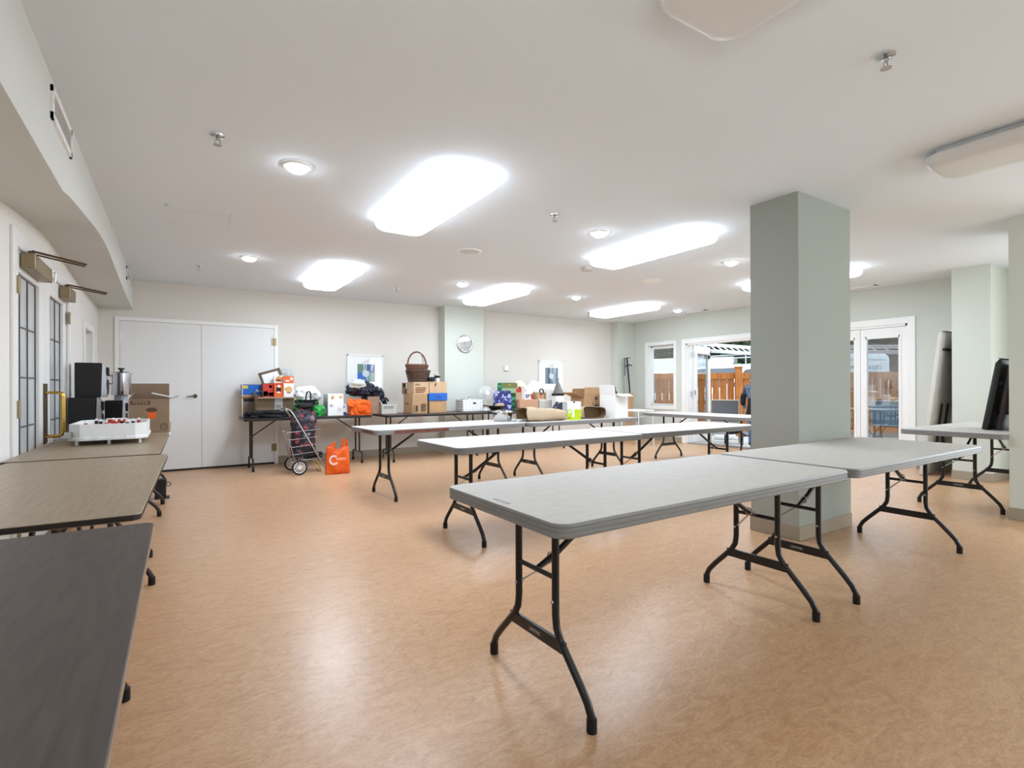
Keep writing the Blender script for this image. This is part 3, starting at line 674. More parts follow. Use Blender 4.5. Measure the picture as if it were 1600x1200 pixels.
# ------------------------------------------------------------------ cartons and bags
def carton(name, label, cat, x0, y0, z0, w, d, h, m, rz=0, group=None, openf=None, inside=None):
    """cardboard box with front left bottom corner near (x0, y0), turned rz; openf = dict of flap angles (deg from upright, + outwards)"""
    t = thing(name, label, cat, (x0 + w / 2 * math.cos(rz) - d / 2 * math.sin(rz), y0 + w / 2 * math.sin(rz) + d / 2 * math.cos(rz), z0), rz, group)
    t['wdh'] = (w, d, h)
    if openf is None:
        MB().box(-w / 2, w / 2, -d / 2, d / 2, 0, h, .003).done('carton_body', m, t)
    else:
        k = .005; b = MB(); b.box(-w / 2, w / 2, -d / 2, d / 2, 0, k); b.box(-w / 2, w / 2, -d / 2, -d / 2 + k, k, h); b.box(-w / 2, w / 2, d / 2 - k, d / 2, k, h); b.box(-w / 2, -w / 2 + k, -d / 2 + k, d / 2 - k, k, h); b.box(w / 2 - k, w / 2, -d / 2 + k, d / 2 - k, k, h)
        b.done('carton_body', m, t)
        for side, val in openf.items():
            ang, ln = val
            b = MB()
            if side in 'fb':
                s = -1 if side == 'f' else 1; b.box(-w / 2 + .002, w / 2 - .002, s * d / 2 - .002, s * d / 2 + .002, h, h + ln, rot=Matrix.Rotation(-s * rad(ang), 3, 'X'), at=(0, s * d / 2, h))
            else:
                s = -1 if side == 'l' else 1; b.box(s * w / 2 - .002, s * w / 2 + .002, -d / 2 + .002, d / 2 - .002, h, h + ln, rot=Matrix.Rotation(s * rad(ang), 3, 'Y'), at=(s * w / 2, 0, h))
            b.done('flap', m, t)
    return t
def pr(t, m, x0, x1, z0, z1, face='f', name='printed_panel', off=.0012, ly0=None):
    """flat print on a carton: fractions of the face width and height"""
    w, d, h = t['wdh']; b = MB()
    if face == 'f': b.box(-w / 2 + x0 * w, -w / 2 + x1 * w, -d / 2 - off, -d / 2 - off * .2, z0 * h, z1 * h)
    elif face == 'l': b.box(-w / 2 - off, -w / 2 - off * .2, d / 2 - x1 * d, d / 2 - x0 * d, z0 * h, z1 * h)
    elif face == 't': b.box(-w / 2 + x0 * w, -w / 2 + x1 * w, -d / 2 + z0 * d, -d / 2 + z1 * d, h + off * .2, h + off)
    return b.done(name, m, t)
def lines(t, m, x0, x1, z0, z1, n, face='f'):
    w, d, h = t['wdh']; b = MB(); random.seed(n + int(x0 * 100))
    for i in range(n):
        z = (z0 + (i + .5) * (z1 - z0) / n) * h; e = (z1 - z0) * h / n * .28; xe = x0 + (x1 - x0) * random.uniform(.7, 1)
        if face == 'f': b.box(-w / 2 + x0 * w, -w / 2 + xe * w, -d / 2 - .0022, -d / 2 - .0003, z - e, z + e)
        else: b.box(-w / 2 - .0022, -w / 2 - .0003, d / 2 - xe * d, d / 2 - x0 * d, z - e, z + e)
    return b.done('printed_lines', m, t)
def disc(t, m, x, z, rx, rz_, face='f', name='printed_shape', off=.002):
    w, d, h = t['wdh']; b = MB()
    b.disc_y((-w / 2 + x * w, -d / 2 - off, z * h), rx, off * .8, 18, rz_ / rx)
    return b.done(name, m, t)
TB = .736   # top of the dark tables at the back wall

# ---- left dark table, from left to right
t = carton('display_carton', 'tall pale carton with blue printed label and tape, leftmost by the white doors', 'box', 0.79, 8.335, TB, .315, .18, .475, M_CARD2)
pr(t, M_BLUE, .03, 1, .67, .98); pr(t, M_YEL, 0, .24, .86, .95, name='tape', off=.002); pr(t, M_CARDIN, 0, 1, .56, .62); pr(t, M_INK, .05, 1, .47, .56); pr(t, M_GINK, .04, 1, .10, .47); pr(t, M_DBLUE, .04, .5, .0, .10); pr(t, M_PAPER, 0, .035, 0, 1); lines(t, M_CARD3, .06, .98, .14, .44, 5); pr(t, M_BLUE, 0, 1, .67, .98, 'l')
text('Arti', .062, M_PAPER, t, (.065, -.0925, .375), FRONT)
t = carton('cardboard_carton', 'open brown carton with a white paper label, full of orange cartons', 'box', .945, 8.06, TB + .0, .50, .27, .285, M_CARD3, .0, None, {'f': (96, .13), 'l': (20, .07), 'r': (80, .10)})
pr(t, M_PAPER, .47, .68, .18, .94, name='shipping_label'); lines(t, M_GINK, .49, .66, .25, .6, 4); pr(t, M_CARDIN, .485, .50, 0, 1, off=.001)
gx = 'orange food cartons in the open brown carton'
zc = TB + .008
t = carton('food_carton', 'dark orange carton with white labels, left in the open carton', 'box', 1.035, 8.16, zc, .145, .14, .475, M_PBRN, 0, gx); pr(t, M_PRED, .05, .95, .6, .98); pr(t, M_PAPER, .04, .5, .62, .76); pr(t, M_PTAN, .55, .95, .62, .72); pr(t, M_PTAN, .6, .85, .86, .94)
t = carton('food_carton', 'orange carton with dark printed figure, middle of the open carton', 'box', 1.183, 8.13, zc, .118, .07, .480, M_PORG, 0, gx); disc(t, M_INK, .52, .80, .034, .05); disc(t, M_PAPER, .55, .90, .02, .02, off=.003); disc(t, M_PAPER, .5, .72, .026, .012, off=.003); pr(t, M_PRED, .1, .9, .94, .99)
t = carton('food_carton', 'cream carton with a printed burger, upper middle of the open carton', 'box', 1.19, 8.21, zc, .125, .07, .590, M_WHITE, 0, gx); disc(t, M_PTAN, .55, .945, .04, .024); disc(t, M_PORG, .5, .90, .042, .012); disc(t, M_PBRN, .5, .87, .04, .010)
t = carton('food_carton', 'white and orange carton with printed fries, right in the open carton', 'box', 1.303, 8.11, zc, .138, .14, .580, M_WHITE, 0, gx); pr(t, M_PORG, 0, 1, .82, 1); pr(t, M_PAPER, .68, .9, .90, .97, off=.002); disc(t, M_PAPER, .4, .88, .03, .012); disc(t, M_PTAN, .55, .66, .045, .05); lines(t, M_PBRN, .35, .8, .56, .60, 1); pr(t, M_PORG, 0, .05, .5, .8); disc(t, M_LIME, .2, .68, .014, .02)
b = thing('picture_frame', 'dark brown picture frame tilted out of the open carton', 'frame', (1.10, 8.31, TB + .30), 0)
R = Matrix.Rotation(-.30, 3, 'Y') @ Matrix.Rotation(-.12, 3, 'X'); m1 = MB()
for q in ((-.0, .30, .31, .345), (-.0, .30, 0, .035), (0, .035, 0, .345), (.265, .30, 0, .345)): m1.box(q[0], q[1], -.010, .010, q[2], q[3])
m2 = MB().box(.03, .27, -.004, .002, .03, .315)
for mm in (m1, m2):
    for v in mm.b.verts: v.co = R @ v.co
m1.done('moulding', M_DBRONZE, b); m2.done('mat_board', M_PAPER, b)
b = thing('soft_hat', 'grey soft hat on a stand behind the fries carton', 'hat', (1.385, 8.42, TB)); MB().lump((0, 0, .57), (.19, .12, .13), 3, .1).done('crown', M_GREYCL, b, 60); MB().lathe([(.115, .562), (.115, .57), (.05, .572)], 20, sy=.6).done('brim', M_GREYCL, b, 40); MB().lathe([(.07, 0), (.07, .01), (.015, .02), (.015, .562)], 16).done('stand', M_GINK, b, 40)
tag(MB().lump((1.10, 7.96, TB), (.60, .26, .11), 5, .14, 3, 4, .6, .3, .3).done('folded_garment', M_BLKCL, smooth=60), 'black folded garment spread along the front of the left dark table', 'clothes')
o = MB().lump((1.645, 8.18, TB + .235), (.37, .30, .24), 8, .10, 2.0, 5, .9, .3, .12).done('plastic_bag', M_WBAG, smooth=60); tag(o, 'bulky white plastic bag heaped behind the flowered trolley bag', 'bag')
carton('storage_tub', 'dark tub under the bulky white plastic bag', 'box', 1.50, 8.10, TB, .29, .26, .234, M_BLKCL)
b = thing('plastic_bag', 'green plastic bag left of the flowered trolley bag handle', 'bag', (1.50, 7.97, TB), 0, 'green plastic bags'); MB().lump((0, 0, 0), (.17, .16, .23), 11, .14, 2.5, 4, .75, .3, .2).done('bag_body', M_GREEN, b, 60); MB().ribbon([(-.04, -.02, .18), (-.035, -.03, .25), (.0, -.035, .275), (.035, -.03, .24), (.04, -.02, .18)], .035, (0, 1, .2)).done('handle', M_GREEN, b, 60)
b = thing('plastic_bag', 'green plastic bag right of the flowered trolley bag handle', 'bag', (1.75, 7.90, TB), 0, 'green plastic bags'); MB().lump((0, 0, 0), (.17, .16, .19), 12, .14, 2.5, 4, .7, .3, .2).done('bag_body', M_GREEN, b, 60); MB().ribbon([(-.05, 0, .14), (-.04, -.01, .21), (-.02, -.01, .225), (.0, 0, .15)], .03, (0, 1, .2)).done('handle', M_GREEN, b, 60)
t = carton('appliance_carton', 'white carton with grey side and two small brown printed birds', 'box', 1.885, 7.93, TB, .226, .28, .325, M_WHITE); pr(t, mat('print_grey', (178, 184, 182), .5), 0, 1, 0, .64, 'l'); pr(t, mat('print_pale_grey', (206, 208, 208), .5), 0, 1, .64, 1, 'l'); disc(t, M_PTAN, .30, .84, .022, .030); disc(t, M_PTAN, .82, .85, .026, .020); disc(t, M_PBRN, .25, .80, .008, .012, off=.003); lines(t, M_GINK, .12, .34, .40, .52, 3); lines(t, mat('print_pale_grey', (206, 208, 208), .5), .62, .9, .2, .36, 4); pr(t, M_GINK, .35, .6, .33, .48, 'l')
t = carton('small_carton', 'small blue and white carton between white carton and orange bag', 'box', 2.118, 7.97, TB, .045, .14, .165, M_PAPER); pr(t, M_DBLUE, 0, 1, 0, .3); pr(t, M_BLUE, 0, .5, .68, .85)
# orange bag lying on the table
b = thing('shopping_bag', 'orange plastic shopping bag slumped on the dark table under the jacket', 'bag', (2.345, 7.98, TB), 0, 'orange plastic shopping bags')
MB().lump((.02, 0, 0), (.325, .26, .27), 15, .07, 2.2, 5, .45, .3, .18).done('bag_body', M_ORANGE, b, 60); MB().ribbon([(-.10, -.08, .20), (-.17, -.09, .235), (-.185, -.09, .215), (-.15, -.10, .17), (-.10, -.11, .16)], .07, (.2, .3, 1)).done('handle', M_ORANGE, b, 60)
# jacket over brown carton
t = carton('cardboard_carton', 'brown carton with a black panel for its shaded open front, under the navy jacket', 'box', 2.53, 8.08, TB, .19, .36, .275, M_CARD3); pr(t, M_INK, 0, .96, .03, .97, 'l')  # black side panel paints the shade inside the open front
m1 = MB(); m1.lump((2.47, 8.26, TB + .277), (.40, .36, .25), 21, .15, 2.2, 5, .9, .1, .28); m1.lump((2.69, 8.24, TB + .20), (.30, .22, .20), 22, .15, 2.4, 4, .9, .1, .28); m1.lump((2.82, 8.20, TB + .165), (.16, .12, .10), 23, .15, 2.4, 4, .9, .1, .25)
for k in range(7): m1.tube([(2.40 + k * .055, 8.09, TB + .36), (2.41 + k * .06, 8.13, TB + .46 - abs(k - 2) * .022), (2.42 + k * .06, 8.22, TB + .50 - abs(k - 2) * .025)], .022, 6)
o = m1.done('jacket', M_NAVY, smooth=60)
tag(o, 'navy puffy jacket heaped on the brown carton below the left picture', 'jacket')
tag(MB().lump((2.38, 8.16, TB + .40), (.25, .18, .15), 24, .12).done('pale_bag', mat('pale_green_cloth', (202, 210, 200), .7), smooth=60), 'pale grey green bundle on the left end of the navy jacket', 'bundle')
t = carton('paper_carton', 'low grey white carton with papers sticking out beside the brown carton', 'box', 2.735, 8.02, TB, .24, .26, .155, mat('grey_card', (198, 194, 186), .7), 0, None, {'r': (50, .05)}); lines(t, M_GINK, .1, .9, .5, .8, 2)
for i, (dx, a) in enumerate(((-.06, .5), (.0, .35), (.05, .55))): MB().box(-.004, .004, -.10, .10, 0, .20, rot=Matrix.Rotation(-a, 3, 'Y'), at=(0, 0, 0)).done('paper_sheaf', M_PAPER if i != 1 else M_INK, t, loc=(dx + .02, 0, .03))
# ---- middle dark table: boxes, baskets, crate
gb = 'brown boxes stacked on the middle dark table'
t = carton('cardboard_box', 'large brown box with two upright bars printed, lowest on the left', 'box', 3.185, 7.86, TB, .255, .40, .310, M_CARD, 0, gb); pr(t, M_INK, .08, .12, .1, .42); pr(t, M_INK, .20, .28, .12, .40); pr(t, M_INK, .30, .34, .1, .42); pr(t, M_INK, .08, .34, .08, .1); lines(t, M_INK, .55, .95, .08, .5, 5); lines(t, M_BRINK, .2, .6, .42, .55, 2, 'l')
t = carton('cardboard_box', 'small brown box with printed lines under the wicker baskets', 'box', 3.208, 7.87, TB + .311, .26, .30, .195, M_CARD2, 0, gb); lines(t, M_BRINK, .08, .45, .70, .86, 2); lines(t, M_PBRN, .1, .85, .08, .58, 4)
t = carton('cardboard_box', 'brown box with a white label behind the small box', 'box', 3.155, 8.20, TB + .311, .13, .06, .185, M_CARD3, 0, gb); pr(t, M_PAPER, .35, .95, .5, .95); pr(t, M_INK, 0, .3, .6, .95); lines(t, M_BRINK, .2, .8, .05, .4, 2)
t = carton('archive_box', 'plain brown box under the blue-lidded one, bottom right of the stack', 'box', 3.482, 7.88, TB, .312, .34, .200, M_CARD, 0, gb); lines(t, M_PTAN, .1, .85, .2, .8, 5)
t = carton('archive_box', 'bright blue box lid lying between two plain brown boxes', 'lid', 3.468, 7.87, TB + .2005, .335, .36, .122, M_BLUE, 0, gb); pr(t, M_DBLUE, .42, .66, .4, .56); pr(t, M_DBLUE, .40, .70, 0, .10)
t = carton('archive_box', 'plain brown box with black camera and white cup on top', 'box', 3.482, 7.88, TB + .323, .312, .34, .190, M_CARD2, 0, gb); pr(t, M_CARDIN, .30, .36, .55, .8, off=.001)
zt_ = TB + .514
b = thing('camera', 'black camera with strap beside the white cup on the boxes', 'camera', (3.55, 7.93, zt_)); MB().box(-.06, .04, -.03, .03, 0, .075, .008).done('camera_body', M_SPK, b); m1 = MB(); m1.b; m1.disc_y((-.01, -.075, .036), .028, .05); m1.done('lens', M_INK, b); MB().tube([(.04, -.02, .05), (.055, -.033, .0), (.05, -.058, -.03), (.045, -.058, -.06)], .005, 6).done('strap', M_BLKCL, b)
b = thing('mug', 'white cup with black upper part and chrome rim on the boxes', 'cup', (3.655, 7.95, zt_)); MB().lathe([(.035, 0), (.04, .06)], 20).done('cup_body', M_WPL, b, 40); MB().lathe([(.041, .06), (.05, .085), (.048, .095)], 20).done('black_band', M_INK, b, 40); m1 = MB(); m1.torus((0, 0, .105), .045, .006); m1.tube([(-.045, 0, .10), (-.04, 0, .14), (0, 0, .15), (.04, 0, .14), (.045, 0, .10)], .004, 6); m1.done('chrome_rim', M_CHROME, b, 50)
def basket(name, label, x, y, z, r0, r1, h, rows, m, sy=.72, handle=False, group=None):
    t = thing(name, label, 'basket', (x, y, z), 0, group)
    MB().lathe([(r0 * .97, 0), (r0 * .97, .008)], 24, sy=sy).done('basket_floor', m, t)
    wv = MB()
    for i in range(rows):
        k = i / (rows - 1); R = r0 + (r1 - r0) * k; zz = .008 + k * (h - .02); pts = []
        for q in range(36):
            a = 2 * PI * q / 36; rr = R + (.008 if (q + i) % 2 else -.008); pts.append((rr * math.cos(a), rr * math.sin(a) * sy, zz + .002 * math.sin(a * 5 + i)))
        wv.tube(pts, h / rows * .50, 5, closed=True)
    o = wv.done('weave', m, t, 60)
    st = MB()
    for q in range(18): a = 2 * PI * q / 18; st.tube([(r0 * math.cos(a), r0 * sy * math.sin(a), 0), (r1 * math.cos(a), r1 * sy * math.sin(a), h)], .004, 5)
    st.done('stakes', m, t)
    rim = MB()
    for ph in (0, 1): rim.tube([((r1 + .004) * math.cos(2 * PI * q / 40), (r1 + .004) * sy * math.sin(2 * PI * q / 40), h + .008 * math.sin(2 * PI * q / 40 * 10 + ph * PI)) for q in range(40)], .009, 5, closed=True)
    rim.done('braided_rim', m, t, 60)
    if handle:
        hm = MB()
        for ph in (0, 2.1, 4.2): hm.tube([((r1 - .025) * math.cos(PI - PI * q / 20) + .004 * math.cos(q + ph), .006 * math.sin(q + ph), h + .215 * math.sin(PI * q / 20) + .005 * math.cos(q * 1.3 + ph)) for q in range(21)], .0105, 6)
        hm.tube([(.07, -.01, h + .19), (.09, -.03, h + .1), (.085, -.05, h + .02), (.09, -.08, h - .03)], .006, 5)
        hm.done('handle', m, t, 60)
    return t
basket('wicker_basket', 'dark wicker basket on the small brown box, holding another basket', 3.345, 8.02, TB + .507, .155, .20, .185, 10, M_WICK, .62, False, 'wicker baskets')
basket('wicker_basket', 'reddish wicker basket with tall arched handle nested in the darker one', 3.325, 8.02, TB + .60, .13, .185, .185, 8, M_WICK2, .6, True, 'wicker baskets')
t = thing('plastic_crate', 'white plastic crate with holes, holding kitchen things', 'crate', (4.325, 8.065, TB), 0)
w, d, h = .40, .26, .205; b = MB()
b.box(-w / 2, w / 2, -d / 2, d / 2, 0, .006); b.box(-w / 2, w / 2, d / 2 - .005, d / 2, 0, h); b.box(w / 2 - .005, w / 2, -d / 2, d / 2, 0, h); b.box(-w / 2, w / 2, -d / 2, -d / 2 + .005, 0, h); b.box(-w / 2, -w / 2 + .005, -d / 2, d / 2, 0, h)
b.box(-w / 2 - .006, w / 2 + .006, -d / 2 - .006, -d / 2, h - .02, h); b.box(-w / 2 - .006, -w / 2, -d / 2, d / 2, h - .02, h); b.done('crate_body', M_WPL, t)
b = MB(); b.box(-.0, .06, -d / 2 - .002, -d / 2 - .0002, h * .62, h * .76); b.done('hand_hole', M_INK, t)
b = MB()
for i in range(5):
    for j in range(4):
        if (i, j) not in ((2, 2),): b.box(-.15 + i * .07, -.125 + i * .07, -d / 2 - .0015, -d / 2 - .0002, .03 + j * .035, .045 + j * .035)
o = b.done('front_slots', mat('crate_slot', (206, 206, 202), .5), t)
b = MB()
for i in range(4):
    for j in range(4): b.box(-w / 2 - .0015, -w / 2 - .0002, -.10 + i * .055, -.08 + i * .055, .025 + j * .045, .045 + j * .045)
b.done('side_holes', M_GINK, t)
for q, (dx, dy, r, hh, m, lab) in enumerate(((-.10, .02, .05, .06, M_CHROME, 'chrome pot lid handle part sticking out of the white crate'), (.02, .03, .035, .09, M_STEEL, 'steel beaker standing in the white crate'), (-.03, -.05, .03, .07, M_WPL, 'white cup in the front of the white crate'))):
    b = thing('kitchen_cup' if q else 'pot_lid', lab, 'cup' if q else 'lid', (4.325 + dx, 8.065 + dy, TB + .155)); MB().lathe([(r * .8, 0), (r, hh), (r * .9, hh + .004)], 18).done('bowl', m, b, 40); MB().torus((0, 0, hh), r, .004).done('rim', m, b, 50); MB().box(-r * .5, r * .5, -r * .5, r * .5, -.149, 0).done('stem', m, b)
# desk fan
b = thing('desk_fan', 'small white desk fan behind the crate', 'fan', (4.635, 8.04, TB)); MB().lathe([(.09, 0), (.088, .012), (.05, .03), (.02, .04)], 24, sy=.8).done('base', M_WPL, b, 40); MB().tube([(0, 0, .03), (0, 0, .20)], .014, 10).done('post', M_WPL, b, 40)
m1 = MB(); cz = .315
for R, dy in ((.125, 0), (.125, -.05), (.10, -.062), (.07, -.068), (.04, -.07), (.10, .015), (.06, .022)): m1.torus((0, dy, cz), R, .0028, 'y', 30, 5)
for k in range(28):
    a = 2 * PI * k / 28; m1.tube([(.035 * math.cos(a), -.07, cz + .035 * math.sin(a)), (.09 * math.cos(a), -.064, cz + .09 * math.sin(a)), (.125 * math.cos(a), -.045, cz + .125 * math.sin(a)), (.125 * math.cos(a), 0, cz + .125 * math.sin(a)), (.06 * math.cos(a), .022, cz + .06 * math.sin(a))], .0016, 4)
m1.done('cage', M_WPL, b, 50); m1 = MB(); m1.disc_y((0, -.076, cz), .036, .008); m1.done('badge', M_WPL, b, 40); m1 = MB(); m1.disc_y((0, .02, cz), .045, .09); m1.done('motor', M_WPL, b, 40)
for k in range(3):
    a = 2 * PI * k / 3 + .4; m1 = MB(); u = Vector((math.cos(a), 0, math.sin(a))); v = Vector((-math.sin(a), 0, math.cos(a))); c = Vector((0, -.02, cz)); m1.prism([c + u * .02 - v * .015, c + u * .10 - v * .05 + Vector((0, .012, 0)), c + u * .11 + v * .02 - Vector((0, .012, 0)), c + u * .02 + v * .015], (0, .002, 0)); m1.done('blade', mat('fan_blade', (206, 204, 200), .4), b)
# ---- right dark table: pan, totes, cartons
b = thing('wok', 'black wok leaning open before the flowered tote', 'pan', (4.70, 7.76, TB)); MB().lathe([(.05, 0), (.11, .03), (.165, .09), (.172, .093), (.160, .088), (.105, .036), (.045, .008)], 28, cap1=True).done('bowl', M_INK, b, 50); MB().tube([(-.16, -.02, .088), (-.22, -.03, .10), (-.30, -.05, .105)], .011, 8).done('handle', M_INK, b, 50)
b = thing('food_pack', 'tan paper pack lying in the black wok', 'pack', (4.74, 7.73, TB + .05)); MB().lump((0, 0, .01), (.16, .10, .075), 31, .08, 2, 3, .5).done('pack', M_CARD2, b, 60)
def tote(label, x, y, w, d, h, m, rz, lean, seed, parts=(), handles=True, grp='printed tote bags'):
    b = thing('tote_bag', label, 'bag', (x, y, TB), rz, grp); m1 = MB().box(-w / 2, w / 2, -d / 2, d / 2, 0, h, .015)
    bmesh.ops.subdivide_edges(m1.b, edges=m1.b.edges, cuts=5, use_grid_fill=True)
    for v in m1.b.verts:
        k = v.co.z / h; v.co.y += lean * k + .012 * noise.noise(v.co * 9 + Vector((seed, 0, 0))); v.co.x *= 1 - .04 * k; v.co.y *= 1 - .35 * k * (1 if lean == 0 else .3)
    m1.done('bag_body', m, b, 60)
    for q in parts: q(b)
    if handles:
        for s in (-1, 1): MB().ribbon([(-w * .2, s * d * .3 + lean, h - .01), (-w * .19, s * d * .3 + lean, h + .05), (0, s * d * .3 + lean, h + .075), (w * .19, s * d * .3 + lean, h + .05), (w * .2, s * d * .3 + lean, h - .01)], .022, (0, 1, 0)).done('handle', m, b)
    return b
def leafy(b):
    w, h, d = .34, .50, .16
    MB().box(-w / 2 * .97, w / 2 * .97, -d / 2 - .018, -d / 2 - .002, h * .80, h * .985).done('olive_band', M_OLIVE, b); MB().box(-w / 2 * .97, w / 2 * .97, -d / 2 - .017, -d / 2 - .002, h * .62, h * .80).done('pale_band', M_PALEGR, b)
    MB().box(-.018, .018, -d / 2 - .021, -d / 2 - .018, h * .905, h * .93).done('clasp', M_YEL, b)
tote('tall green leaf printed tote bag with olive top band', 5.10, 8.06, .36, .16, .50, M_LEAFBG, 0, 0, 3, (leafy,), False)
tote('blue flowered tote bag in front of the green leaf tote', 4.90, 7.90, .33, .13, .355, M_BLUEFL, -.08, 0, 5, (), False)
b = MB(); 
t = carton('cardboard_box', 'flat tan box beside the green tote, under the small cartons', 'box', 5.225, 7.82, TB, .41, .36, .190, mat('cardboard_pink', (206, 160, 128), .85), 0, 'boxes on the right dark table'); lines(t, M_BRINK, .1, .9, .1, .9, 6, 'l')
z1 = TB + .1905
t = carton('small_carton', 'narrow tan and red carton at the left on the flat tan box', 'box', 5.235, 7.95, z1, .115, .12, .22, M_CARD2, 0, 'boxes on the right dark table'); pr(t, M_PRED, 0, .9, .6, .92); disc(t, M_PBRN, .6, 1.0, .03, .02)
t = carton('small_carton', 'white carton with red corner and small print on the flat tan box', 'box', 5.355, 7.86, z1, .185, .16, .245, M_WHITE, 0, 'boxes on the right dark table'); pr(t, M_PRED, .76, 1, .03, .42); lines(t, M_DBLUE, .1, .6, .1, .4, 3); pr(t, M_INK, .5, .7, .3, .36, off=.0025); pr(t, M_GINK, .1, .16, .6, .8)
t = carton('storage_bin', 'translucent pale bin right of the flat tan box', 'bin', 5.66, 7.82, TB, .34, .30, .165, mat('milky_plastic', (206, 202, 192), .4), 0)
MB().box(-.175, .175, -.155, .155, .1655, .18).done('bin_lid', M_WPL, t)
z2 = TB + .1815
t = carton('small_carton', 'tan carton with brown printed lettering blocks on the pale bin', 'box', 5.665, 7.86, z2, .19, .18, .14, M_CARD2, 0, 'boxes on the right dark table'); lines(t, M_PRED, .12, .52, .2, .8, 3); lines(t, M_BRINK, .64, .9, .1, .9, 4); b2 = MB(); b2.torus((-.02, -.0905, .155), .045, .011, 'y', 24, 6); b2.done('black_ring', M_INK, t, 50)
t = carton('small_carton', 'plain white carton at the right end of the pale bin', 'box', 5.86, 7.86, z2, .135, .16, .20, M_WHITE, 0, 'boxes on the right dark table')
gw = 'white plastic bags heaped on the cartons'
tag(MB().lump((5.42, 8.12, z1), (.30, .16, .40), 41, .12, 2.4, 5, .8, .3, .25).done('plastic_bag', M_CREAM, smooth=60), 'cream plastic bag rising behind the green tote', 'bag', gw)
tag(MB().lump((5.80, 8.13, z2), (.42, .19, .40), 43, .13, 2.2, 5, .85, .3, .3).done('plastic_bag', M_WBAG, smooth=60), 'white plastic bag below the right picture', 'bag', gw)
b = thing('fabric_tree', 'grey cone shaped cloth ornament on a black base', 'ornament', (6.02, 7.72, TB)); MB().lathe([(.095, .30), (.05, .44), (.004, .54)], 18).done('cone', M_GINK, b, 50); m1 = MB(); m1.tube([(0, 0, .535), (.012, 0, .575)], .005, 6); m1.tube([(.004, 0, .56), (.035, 0, .575)], .003, 6); m1.done('tip', M_INK, b); MB().box(-.11, .11, -.06, .06, .255, .30, .012).done('base', M_SPK, b); MB().box(-.10, .10, -.07, .07, 0, .254, .01).done('plinth', M_WHITE, b)
# ---- on the grey table before the back row
T3 = .7335
b = thing('stock_pot', 'polished steel stew pot with lid on the grey table', 'pot', (3.42, 5.50, T3))
MB().lathe([(.10, 0), (.112, .006), (.118, .03), (.122, .105), (.130, .112), (.126, .116)], 36).done('pot_body', M_CHROME, b, 40); MB().lathe([(.132, .112), (.128, .122), (.06, .136), (.002, .14)], 36).done('lid', M_CHROME, b, 40)
m1 = MB(); m1.tube([(-.02, 0, .138), (-.02, 0, .155)], .006, 6); m1.tube([(.02, 0, .138), (.02, 0, .155)], .006, 6); m1.tube([(-.035, 0, .158), (.035, 0, .158)], .009, 8); m1.done('lid_knob', M_INK, b, 50)
for s in (-1, 1): m1 = MB(); m1.tube([(s * .12, -.04, .09), (s * .165, -.03, .095), (s * .165, .03, .095), (s * .12, .04, .09)], .008, 8); m1.done('side_handle', M_INK, b, 50)
b = thing('paper_napkins', 'small pile of white napkins beside the steel pot', 'napkins', (3.555, 5.30, T3))
for i in range(3): MB().box(-.07, .07, -.05, .05, i * .008, i * .008 + .007, rot=Matrix.Rotation(i * .2, 3, 'Z')).done('napkin', M_PAPER, b)
def paper_bag(label, loc, rz, L, d, h, seed, grp):
    """kraft bag lying on its side, mouth at local -x"""
    t = thing('paper_bag', label, 'bag', loc, rz, grp); b = MB(); rings = []; N = 28; n = 12
    for i in range(n + 1):
        k = i / n; x = -L / 2 + L * k; fl = 1 - .32 * max(0, k - .35) ** 1.2; ring = []
        for q in range(N):
            a = 2 * PI * q / N; ca, sa = math.cos(a), math.sin(a)
            yy = math.copysign(abs(ca) ** .5, ca) * d / 2 * (1 + .05 * math.sin(seed + k * 4)); zz = h / 2 + math.copysign(abs(sa) ** .6, sa) * h / 2 * fl
            w = noise.noise(Vector((x * 7 + seed, yy * 6, zz * 8))) * .018 * (1 if zz > .02 else .1)
            ring.append(b.b.verts.new((x + (.02 * math.sin(a * 3 + seed) if i == 0 else 0), yy + w, max(0.0005, zz - h / 2 * (1 - fl) + w))))
        rings.append(ring)
    for a, c in zip(rings, rings[1:]):
        for q in range(N): b.b.faces.new((a[q], a[(q + 1) % N], c[(q + 1) % N], c[q]))
    b.b.faces.new(rings[-1]); b.done('bag_body', M_KRAFT, t, 35)
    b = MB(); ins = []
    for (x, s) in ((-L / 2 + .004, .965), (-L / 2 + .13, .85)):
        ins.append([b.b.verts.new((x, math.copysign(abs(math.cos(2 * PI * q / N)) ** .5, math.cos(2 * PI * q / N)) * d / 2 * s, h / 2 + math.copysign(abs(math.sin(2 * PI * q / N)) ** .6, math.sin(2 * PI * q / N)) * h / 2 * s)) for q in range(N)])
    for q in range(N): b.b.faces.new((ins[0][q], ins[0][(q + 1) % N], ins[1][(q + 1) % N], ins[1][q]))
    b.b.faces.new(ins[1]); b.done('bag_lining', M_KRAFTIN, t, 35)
    return t
gp = 'brown paper bags on the grey table'
paper_bag('long brown paper bag lying on its side, mouth towards the steel pot', (3.84, 5.27, T3), -.08, .56, .30, .165, 2, gp)
paper_bag('brown paper bag lying mouth forward between lime box and white carton', (4.685, 5.37, T3), PI / 2 - .15, .38, .37, .155, 5, gp)
t = carton('juice_carton', 'lime green and white box next to the long paper bag', 'box', 4.165, 5.155, T3, .19, .16, .232, M_WHITE, -.30); pr(t, M_LIME, 0, 1, 0, .58); pr(t, M_WHITE, .36, .52, .14, .56, off=.0025); lines(t, M_WHITE, .06, .34, .35, .55, 2); lines(t, M_BRINK, .05, .25, .08, .16, 1); pr(t, mat('print_pale_grey', (206, 208, 208), .5), 0, 1, 0, 1, 'l'); disc(t, M_INK, .5, .97, .012, .012); disc(t, M_BRINK, .85, .16, .005, .005)
